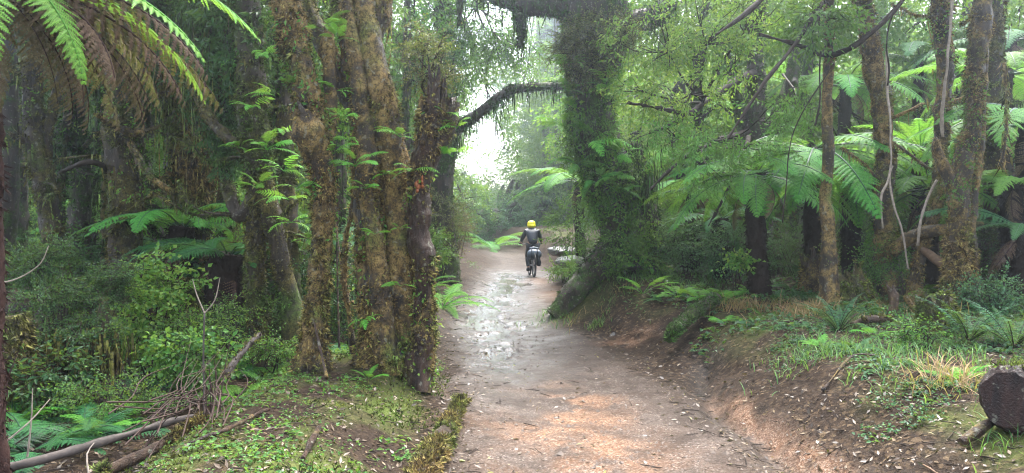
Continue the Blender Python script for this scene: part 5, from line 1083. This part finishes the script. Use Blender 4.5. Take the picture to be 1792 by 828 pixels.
# ------------------------------------------------------------------ over and beyond the track
tree('arching_tree', 'tree with a long limb arching over the track toward the giant, beyond the snag', 'tree', 17.5, [(778, -80, 26), (776, 60, 32), (780, 180, 38), (776, 260, 42), (770, 340, 46), (768, 440, 62)], mat='trunk_dark', moss='moss_gr', nm=3500, msize=.06, seg=26, amp=.14, seed=91, hang=80, hangL=.35,
     limbs=[{'pts': [(1020, 140, 10, 1.4), (985, 150, 14, 1.2), (940, 152, 13, .8), (890, 160, 16, .4), (840, 196, 18, .1), (800, 224, 21), (778, 250, 26)], 'hang': 420, 'hangL': .4}, [(680, 40, 12, .6), (720, 110, 18, .2), (776, 190, 24)]],
     crown=dict(blobs=[blob(700, 130, 17.8, 1.0, 1.2, 1.2, 150), blob(760, 60, 17.5, 1.1, 1.3, .8, 120), blob(850, 40, 17.5, 1.0, 1.2, .7, 130), blob(890, 100, 18.2, .9, 1.0, .5, 85), blob(800, 120, 17.2, .4, .8, .5, 50), blob(840, 120, 21, .9, 1.2, .7, 80), blob(870, 200, 22, .5, .8, .3, 16), blob(815, 215, 23, .5, .8, .8, 20), blob(890, 265, 24, .5, .8, .5, 16), blob(760, -60, 17.5, 2.2, 2.0, .8, 150)], kind='small', sc=1.5, mat='leaf', every=7))
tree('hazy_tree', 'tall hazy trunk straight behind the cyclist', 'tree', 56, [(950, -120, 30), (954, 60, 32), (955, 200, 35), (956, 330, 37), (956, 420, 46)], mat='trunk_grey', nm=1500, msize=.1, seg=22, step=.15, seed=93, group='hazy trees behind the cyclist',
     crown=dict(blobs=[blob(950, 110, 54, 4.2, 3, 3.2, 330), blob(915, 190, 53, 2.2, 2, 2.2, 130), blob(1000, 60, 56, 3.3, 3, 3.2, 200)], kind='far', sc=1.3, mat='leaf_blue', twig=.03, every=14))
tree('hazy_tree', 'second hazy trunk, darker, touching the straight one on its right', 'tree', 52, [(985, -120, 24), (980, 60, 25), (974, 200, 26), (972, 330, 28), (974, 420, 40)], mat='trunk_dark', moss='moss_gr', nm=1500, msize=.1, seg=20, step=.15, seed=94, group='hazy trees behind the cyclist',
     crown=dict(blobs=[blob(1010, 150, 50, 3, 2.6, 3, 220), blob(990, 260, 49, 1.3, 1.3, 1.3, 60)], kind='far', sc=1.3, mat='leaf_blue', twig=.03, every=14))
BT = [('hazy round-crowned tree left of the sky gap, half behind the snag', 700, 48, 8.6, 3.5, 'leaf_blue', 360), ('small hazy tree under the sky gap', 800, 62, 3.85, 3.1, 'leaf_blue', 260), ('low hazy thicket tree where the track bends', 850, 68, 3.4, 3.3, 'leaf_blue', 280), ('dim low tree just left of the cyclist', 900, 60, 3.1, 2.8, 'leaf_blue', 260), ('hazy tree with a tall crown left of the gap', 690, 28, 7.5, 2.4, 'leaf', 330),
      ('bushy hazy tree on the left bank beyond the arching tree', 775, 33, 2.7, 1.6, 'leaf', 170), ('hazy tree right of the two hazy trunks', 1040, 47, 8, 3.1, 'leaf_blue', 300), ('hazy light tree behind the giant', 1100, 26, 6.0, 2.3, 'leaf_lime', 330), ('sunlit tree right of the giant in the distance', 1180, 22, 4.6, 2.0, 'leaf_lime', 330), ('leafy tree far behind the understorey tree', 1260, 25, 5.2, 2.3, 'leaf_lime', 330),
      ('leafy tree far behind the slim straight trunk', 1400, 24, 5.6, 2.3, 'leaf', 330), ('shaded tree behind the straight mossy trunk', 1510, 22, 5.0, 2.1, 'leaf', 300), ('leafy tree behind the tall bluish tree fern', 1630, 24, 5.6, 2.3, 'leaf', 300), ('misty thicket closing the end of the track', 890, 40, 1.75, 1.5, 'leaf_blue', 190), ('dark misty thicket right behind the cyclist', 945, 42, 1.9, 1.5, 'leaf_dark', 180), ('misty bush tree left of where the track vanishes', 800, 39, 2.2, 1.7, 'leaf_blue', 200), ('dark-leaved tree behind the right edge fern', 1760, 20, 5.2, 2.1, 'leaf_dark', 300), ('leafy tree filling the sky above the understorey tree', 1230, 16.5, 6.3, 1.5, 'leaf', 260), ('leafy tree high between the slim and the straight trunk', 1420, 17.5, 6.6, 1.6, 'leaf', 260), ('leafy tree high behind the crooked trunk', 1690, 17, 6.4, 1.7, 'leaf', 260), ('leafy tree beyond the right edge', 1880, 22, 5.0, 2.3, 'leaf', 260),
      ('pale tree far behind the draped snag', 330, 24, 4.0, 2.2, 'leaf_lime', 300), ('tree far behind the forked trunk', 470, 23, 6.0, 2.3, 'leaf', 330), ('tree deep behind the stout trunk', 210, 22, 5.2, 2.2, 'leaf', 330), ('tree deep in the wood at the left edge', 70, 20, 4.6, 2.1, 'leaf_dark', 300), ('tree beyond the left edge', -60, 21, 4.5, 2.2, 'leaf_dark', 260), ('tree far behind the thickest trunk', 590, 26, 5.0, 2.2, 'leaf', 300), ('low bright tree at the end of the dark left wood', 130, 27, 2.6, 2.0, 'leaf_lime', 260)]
for k, (lab, px, Y, zc, R_, mat_, n) in enumerate(BT):
    x = (px - CX) / F_PX * Y; zb = g1(x, Y); rs = np.random.RandomState(700 + k); wd = 20 * 22 / Y
    top = HY - (zc + R_ * .5 - EYE) / Y * F_PX; base_py = HY - (zb - EYE) / Y * F_PX
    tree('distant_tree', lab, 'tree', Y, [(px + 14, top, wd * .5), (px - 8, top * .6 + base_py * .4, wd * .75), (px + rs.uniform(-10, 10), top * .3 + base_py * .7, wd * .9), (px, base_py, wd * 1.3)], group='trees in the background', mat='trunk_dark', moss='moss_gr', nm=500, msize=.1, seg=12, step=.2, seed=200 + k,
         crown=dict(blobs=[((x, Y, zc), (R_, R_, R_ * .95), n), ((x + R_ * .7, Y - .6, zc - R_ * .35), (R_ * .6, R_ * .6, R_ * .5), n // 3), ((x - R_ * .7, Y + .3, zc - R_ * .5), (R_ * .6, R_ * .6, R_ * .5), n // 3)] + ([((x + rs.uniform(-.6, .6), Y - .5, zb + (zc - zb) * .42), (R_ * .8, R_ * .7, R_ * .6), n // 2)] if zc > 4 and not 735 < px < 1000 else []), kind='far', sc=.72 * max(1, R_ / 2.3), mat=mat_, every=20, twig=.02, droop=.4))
def far_wood():
    mb = MB(); rs = np.random.RandomState(77)
    for i in range(330):
        az = rs.uniform(-.82, .82); Y = rs.uniform(40, 78) if i > 70 else rs.uniform(28, 40)
        if i <= 70 and -.22 < az < .2: continue
        x = math.tan(az) * Y; px = CX + x / Y * F_PX
        gap = 772 < px < 930
        top = rs.uniform(9, 13) if not gap else 1.6 + (HY - rs.uniform(300, 345)) / F_PX * Y
        zb = g1(x, Y)
        if top < zb + 1: continue
        R_ = rs.uniform(1.6, 3); n = int(60 if not gap else 50)
        h = top - zb
        for zc in np.arange(zb + R_ * .6, top - R_ * .4 + .1, R_ * 1.1):
            p, d = ell_pts((x, Y, zc), (R_, R_, R_), n, rs); add_sprays(mb, 'far', p, norm(d + rdir(n, rs) * .5 - [0, 0, .3]), 1.25 * rs.uniform(.7, 1.2, n), rs, twigs=False)
        V, F, c, N = tube([(x, Y, zb - .2), (x + rs.normal(0, .3), Y, zb + h * .5), (x, Y, top)], [.3, .22, .1], seg=7, step=1, cap=False); mb.add(V, F, 1)
    tag(mb.obj('far_wood', [M['leaf'], M['trunk_dark']]), kind='stuff')
far_wood()
def overhead():
    # canopy trees, crowns mostly out of frame, added to darken the left side
    for k, (lab, x, Y, z, r_, n) in enumerate([('dark canopy tree added for shade, rooted beyond the left edge', -6.5, 4.5, 6.2, 2.4, 140), ('dark canopy tree added for shade behind the far left stems', -8.5, 13, 7.2, 2.8, 260), ('dark canopy tree added for shade deep behind the stout trunk', -7.5, 17, 7.0, 2.8, 300), ('dark canopy tree added for shade at the back of the left wood', -11, 19, 7.5, 3.0, 280)]):
        t = thing('shading_canopy_tree', lab, 'tree', (x, Y, g1(x, Y)), 'tall trees added to shade the left wood')
        mb = MB(); add_tube(mb, [(x, Y, g1(x, Y) - .1), (x + .2, Y, 3), (x, Y, z)], [.22, .18, .08], seg=16, step=.12, amp=.12); mb.obj('trunk', M['trunk_dark'], t)
        crown_mesh([((x + 1.2, Y, z), (r_, r_, 1.1), n)], 'far', .8, (x, Y, z - .8), 16, .02).obj('crown', [M['leaf_dark'], M['twig']], t)
overhead()
# ------------------------------------------------------------------ the cyclist
def skinned(name, joints, edges, mats, parent, sub=2, root=0):
    me = bpy.data.meshes.new(name); me.from_pydata([j[:3] for j in joints], edges, []); me.update()
    o = bpy.data.objects.new(name, me); C.objects.link(o)
    md = o.modifiers.new('skin', 'SKIN'); md.use_smooth_shade = True
    sv = me.skin_vertices[0].data
    for i, j in enumerate(joints):
        r = j[3] if len(j) > 3 else .05; r2 = j[4] if len(j) > 4 else r
        sv[i].radius = (r, r2); sv[i].use_root = i == root
    sb = o.modifiers.new('sub', 'SUBSURF'); sb.levels = sb.render_levels = sub
    dg = bpy.context.evaluated_depsgraph_get()
    m2 = bpy.data.meshes.new_from_object(o.evaluated_get(dg)); o.modifiers.clear(); o.data = m2; m2.name = name
    m2.materials.clear(); m2.materials.append(mats)
    for p in m2.polygons: p.use_smooth = True
    o.parent = parent; return o

def place_part(o, root): o.parent = root; return o
def rider():
    Y0 = 23.3; x0 = (931 - CX) / F_PX * Y0; z0 = g1(x0, Y0) - .005; rz = math.radians(6)
    skin = mat_plain('skin', (.42, .25, .18), .5, .4, .1, 20, 0)
    black = mat_plain('black_cloth', (.014, .015, .018), .6, .3, .3, 30, .004); jk = mat_plain('wet_rain_jacket', (.016, .02, .028), .38, .3, .35, 11, .012)
    yel = mat_plain('yellow_rain_cover', (.80, .72, .02), .4, .5, .06, 15, .003); rub = mat_plain('tyre_rubber', (.016, .015, .014), .7, .3, .4, 40, .002)
    met = mat_plain('bicycle_metal', (.25, .25, .26), .3, .5, .1, 30, 0, Metallic=.8); fr = mat_plain('bicycle_paint', (.05, .055, .06), .35, .5, .1, 10, 0); bagm = mat_plain('blue_grey_bag_cloth', (.060, .082, .115), .42, .5, .35, 14, .012)
    shoe = mat_plain('shoe_leather', (.02, .02, .022), .5, .4, .3, 30, 0)
    # bicycle: +Y is forward, origin on the ground under the bottom bracket
    b = thing('bicycle', 'dark mountain bike with the cyclist on it, seen from behind on the wet track', 'bicycle', (x0, Y0, z0), rz=rz)
    L = lambda mb, *a, **k: add_tube(mb, *a, **k)
    def part(name, mat, fn, par=b):
        mb = MB(); fn(mb); o = mb.obj(name, mat, None, (0, 0, 0)); o.parent = par; return o
    R = .355
    for hy, dx in ((-.50, 0), (.62, 0)):
        th = np.linspace(0, 2 * PI, 49)
        wheel = part('wheel', rub, lambda mb: L(mb, np.stack([th * 0, hy + np.cos(th) * R, .365 + np.sin(th) * R], 1), np.full(49, .032), seg=10, step=9, cap=False))
        part('rim', met, lambda mb: L(mb, np.stack([th * 0, hy + np.cos(th) * (R - .045), .365 + np.sin(th) * (R - .045)], 1), np.full(49, .013), seg=6, step=9, cap=False), wheel)
        def spk(mb):
            for k in range(20): a = k * PI / 10; L(mb, [((-1) ** k * .025, hy, .365), (0, hy + math.cos(a) * (R - .05), .365 + math.sin(a) * (R - .05))], [.0016, .0016], seg=3, step=1, cap=False)
            L(mb, [(-.06, hy, .365), (.06, hy, .365)], [.02, .02], seg=10, step=.05)
        part('spokes', met, spk, wheel)
    def frm(mb):
        bb = (0, 0, .34); st = (0, -.17, .82); hd = (0, .42, .92); hb = (0, .46, .80)
        for a, c, r in ((bb, st, .018), (st, hd, .018), (bb, hb, .022), (hd, hb, .022)): L(mb, [a, c], [r, r], seg=10, step=.1)
        for s in (-.065, .065): L(mb, [(s, -.5, .365), (s * .6, -.2, .34), (0, 0, .34)], [.01, .012, .012], seg=8, step=.1); L(mb, [(s, -.5, .365), (s * .7, -.32, .62), (0, -.165, .80)], [.009, .009, .01], seg=8, step=.1)
        L(mb, [st, (0, -.21, .94)], [.014, .014], seg=8, step=.1)
    part('frame', fr, frm)
    def fork(mb):
        for s in (-.065, .065): L(mb, [(s, .62, .365), (s, .53, .62), (s * .8, .46, .80)], [.014, .018, .018], seg=8, step=.1)
        L(mb, [(-.06, .46, .80), (.06, .46, .80)], [.022, .022], seg=8, step=.05)
    part('fork', fr, fork)
    hbar = part('handlebar', fr, lambda mb: (L(mb, [(0, .42, .92), (0, .40, 1.0)], [.018, .018], seg=8, step=.1), L(mb, [(-.38, .34, 1.03), (-.12, .40, 1.01), (.12, .40, 1.01), (.38, .34, 1.03)], [.013] * 4, seg=8, step=.05)))
    for s in (-1, 1): part('grip', rub, lambda mb: L(mb, [(s * .25, .372, 1.022), (s * .385, .338, 1.031)], [.019, .019], seg=10, step=.04), hbar)
    part('saddle', black, lambda mb: L(mb, [(0, -.36, .965), (0, -.28, .97), (0, -.16, .965), (0, -.07, .955)], [.075, .07, .035, .02], seg=14, step=.03))
    def cr(mb):
        L(mb, [(-.07, 0, .34), (.07, 0, .34)], [.03, .03], seg=12, step=.05)
        L(mb, [(-.085, 0, .34), (-.09, -.04, .175)], [.012, .01], seg=8, step=.05); L(mb, [(.085, 0, .34), (.09, .04, .505)], [.012, .01], seg=8, step=.05)
        L(mb, [(.07, 0, .34), (.076, 0, .34)], [.09, .09], seg=24, step=.02)
    part('crank', met, cr)
    for s, y_, z_ in ((-1, -.04, .175), (1, .04, .505)): part('pedal', rub, lambda mb: L(mb, [(s * .095, y_, z_), (s * .18, y_, z_)], [.028, .024], seg=6, step=.05))
    part('rear_rack', fr, lambda mb: [L(mb, [(s, -.5, .375), (s, -.52, .70), (s, -.30, .72)], [.006] * 3, seg=6, step=.1) for s in (-.07, .07)])
    mg = part('mudguard', rub, lambda mb: L(mb, np.stack([th[:16] * 0, -.5 + np.cos(th[8:24]) * (R + .05), .365 + np.sin(th[8:24]) * (R + .05)], 1), np.full(16, .03), seg=8, step=9))
    # bags strapped to the bicycle
    sb = thing('saddle_bag', 'bulging blue-grey dry bag strapped under the saddle of the bicycle', 'bag', (x0, Y0, z0), rz=rz)
    part('bag_body', bagm, lambda mb: L(mb, [(-.185, -.47, .74), (-.14, -.49, .73), (0, -.5, .72), (.14, -.49, .715), (.185, -.47, .72)], [.09, .15, .175, .155, .09], seg=24, step=.025, amp=.07, freq=9, seed=2), sb)
    for s in (-.09, .09):
        tt = np.linspace(0, 2 * PI, 25); part('strap', black, lambda mb: L(mb, np.stack([tt * 0 + s, -.495 + np.cos(tt) * .175, .72 + np.sin(tt) * .175], 1), np.full(25, .012), seg=6, step=9, cap=False), sb)
    part('rolled_top', bagm, lambda mb: L(mb, [(-.14, -.46, .89), (0, -.47, .91), (.14, -.46, .89)], [.035, .045, .035], seg=12, step=.03, amp=.15, freq=12), sb)
    pn = thing('side_bag', 'small black bag hung low on the right of the rear wheel', 'bag', (x0, Y0, z0), rz=rz)
    part('bag_body', black, lambda mb: L(mb, [(.15, -.46, .56), (.155, -.47, .48), (.15, -.46, .38), (.145, -.46, .34)], [.05, .075, .07, .04], seg=16, step=.02, amp=.08, freq=9), pn)
    part('strap', fr, lambda mb: L(mb, [(.08, -.47, .60), (.14, -.5, .59), (.2, -.47, .57)], [.008] * 3, seg=6, step=.05), pn)
    # the person
    p = thing('person', 'cyclist in a dark wet rain jacket and yellow hood riding away along the track', 'person', (x0, Y0, z0), rz=rz)
    J = [(0, -.22, 1.03, .15, .13), (0, -.14, 1.17, .14, .11), (0, -.03, 1.33, .17, .12), (0, .06, 1.45, .13, .10), (0, .10, 1.52, .055), (0, .13, 1.60, .075, .085), (0, .15, 1.685, .08, .09), (0, .235, 1.615, .018)]
    E = [(0, 1), (1, 2), (2, 3), (3, 4), (4, 5), (5, 6), (5, 7)]
    for s in (-1, 1):
        n = len(J)
        J += [(s * .17, .05, 1.42, .062), (s * .275, .12, 1.235, .048), (s * .33, .27, 1.075, .034), (s * .335, .335, 1.058, .03, .02)]
        E += [(3, n), (n, n + 1), (n + 1, n + 2), (n + 2, n + 3)]
        for k, (dx, ln) in enumerate(((-.036, .036), (-.012, .042), (.012, .04), (.036, .03))):   # four fingers curl over the grip
            m = len(J); J += [(s * (.335 + dx), .372, 1.056, .009), (s * (.335 + dx), .385 + ln * .2, 1.03, .008), (s * (.335 + dx), .372, 1.008, .007)]; E += [(n + 3, m), (m, m + 1), (m + 1, m + 2)]
        m = len(J); J += [(s * .285, .33, 1.035, .010), (s * .27, .345, 1.008, .009)]; E += [(n + 3, m), (m, m + 1)]
        kn = (s * .13, .16, .62 if s < 0 else .86); an = (s * .135, -.08 if s < 0 else -.02, .27 if s < 0 else .60)
        n = len(J); J += [(s * .095, -.19, .98, .092), ((s * .12, .0, .80 if s < 0 else .93, .078)), (*kn, .058), ((kn[0] + an[0]) / 2, (kn[1] + an[1]) / 2 - .03, (kn[2] + an[2]) / 2, .055), (*an, .037), (s * .135, an[1] + .09, an[2] - .07, .036, .028), (s * .14, an[1] + .17, an[2] - .075, .034, .022)]
        E += [(0, n), (n, n + 1), (n + 1, n + 2), (n + 2, n + 3), (n + 3, n + 4), (n + 4, n + 5), (n + 5, n + 6)]
    skinned('body', J, E, skin, p)
    T = [(0, -.24, .99, .175, .155), (0, -.15, 1.16, .17, .14), (0, -.05, 1.32, .205, .15), (0, .05, 1.455, .16, .12), (0, .10, 1.515, .085)]
    ET = [(0, 1), (1, 2), (2, 3), (3, 4)]
    for s in (-1, 1):
        n = len(T); T += [(s * .185, .05, 1.43, .088), (s * .28, .115, 1.24, .07), (s * .325, .25, 1.09, .048)]; ET += [(3, n), (n, n + 1), (n + 1, n + 2)]
    skinned('jacket', T, ET, jk, p)
    G_ = [(0, -.22, 1.0, .165, .15)]; EG = []
    for s in (-1, 1):
        kn = (s * .13, .16, .62 if s < 0 else .86); an = (s * .135, -.08 if s < 0 else -.02, .27 if s < 0 else .60)
        n = len(G_); G_ += [(s * .10, -.17, .95, .115), (s * .12, .0, .80 if s < 0 else .93, .098), (*kn, .078), ((kn[0] + an[0]) / 2, (kn[1] + an[1]) / 2 - .03, (kn[2] + an[2]) / 2, .074), (an[0], an[1], an[2] + .02, .055)]
        EG += [(0, n), (n, n + 1), (n + 1, n + 2), (n + 2, n + 3), (n + 3, n + 4)]
    skinned('trousers', G_, EG, black, p)
    for s in (-1, 1):
        a = (-.08 if s < 0 else -.02, .27 if s < 0 else .60)
        part('shoe', shoe, lambda mb: L(mb, [(s * .135, a[0] - .06, a[1] - .055), (s * .136, a[0], a[1] - .045), (s * .14, a[0] + .1, a[1] - .065), (s * .142, a[0] + .2, a[1] - .085)], [.04, .056, .045, .032], seg=16, step=.02), p)
    # hood pulled over the helmet: a dome with a skirt over the nape
    bm = bmesh.new(); bmesh.ops.create_uvsphere(bm, u_segments=32, v_segments=20, radius=1)
    for v in bm.verts:
        x, y, z = v.co; f = 1 + .34 * max(0, -z) ** 1.1 + .03 * math.sin(9 * math.atan2(y, x)) * max(0, .3 - z)
        v.co = (x * .132 * f, .145 + y * .145 * f + (-.03 if z < -.2 else 0), 1.665 + z * (.115 if z > 0 else .15))
    bmesh.ops.delete(bm, geom=[f for f in bm.faces if f.calc_center_median().y > .24 and f.calc_center_median().z < 1.70], context='FACES')
    bmesh.ops.solidify(bm, geom=bm.faces[:], thickness=.006)
    for f in bm.faces: f.smooth = True
    me = bpy.data.meshes.new('rain_hood'); bm.to_mesh(me); bm.free(); me.materials.append(yel); o = bpy.data.objects.new('rain_hood', me); C.objects.link(o); o.parent = p
    for s in (-1, 1):
        part('eye', mat_plain('eye', (.03, .02, .015), .2, .5, .1, 10, 0), lambda mb: L(mb, [(s * .03, .225, 1.645), (s * .03, .238, 1.645)], [.013, .008], seg=10, step=.004), p)
rider()
for o in bpy.data.objects:
    if o.get('category') in ('person', 'bicycle', 'bag'): o.scale = (.92, .92, .92)
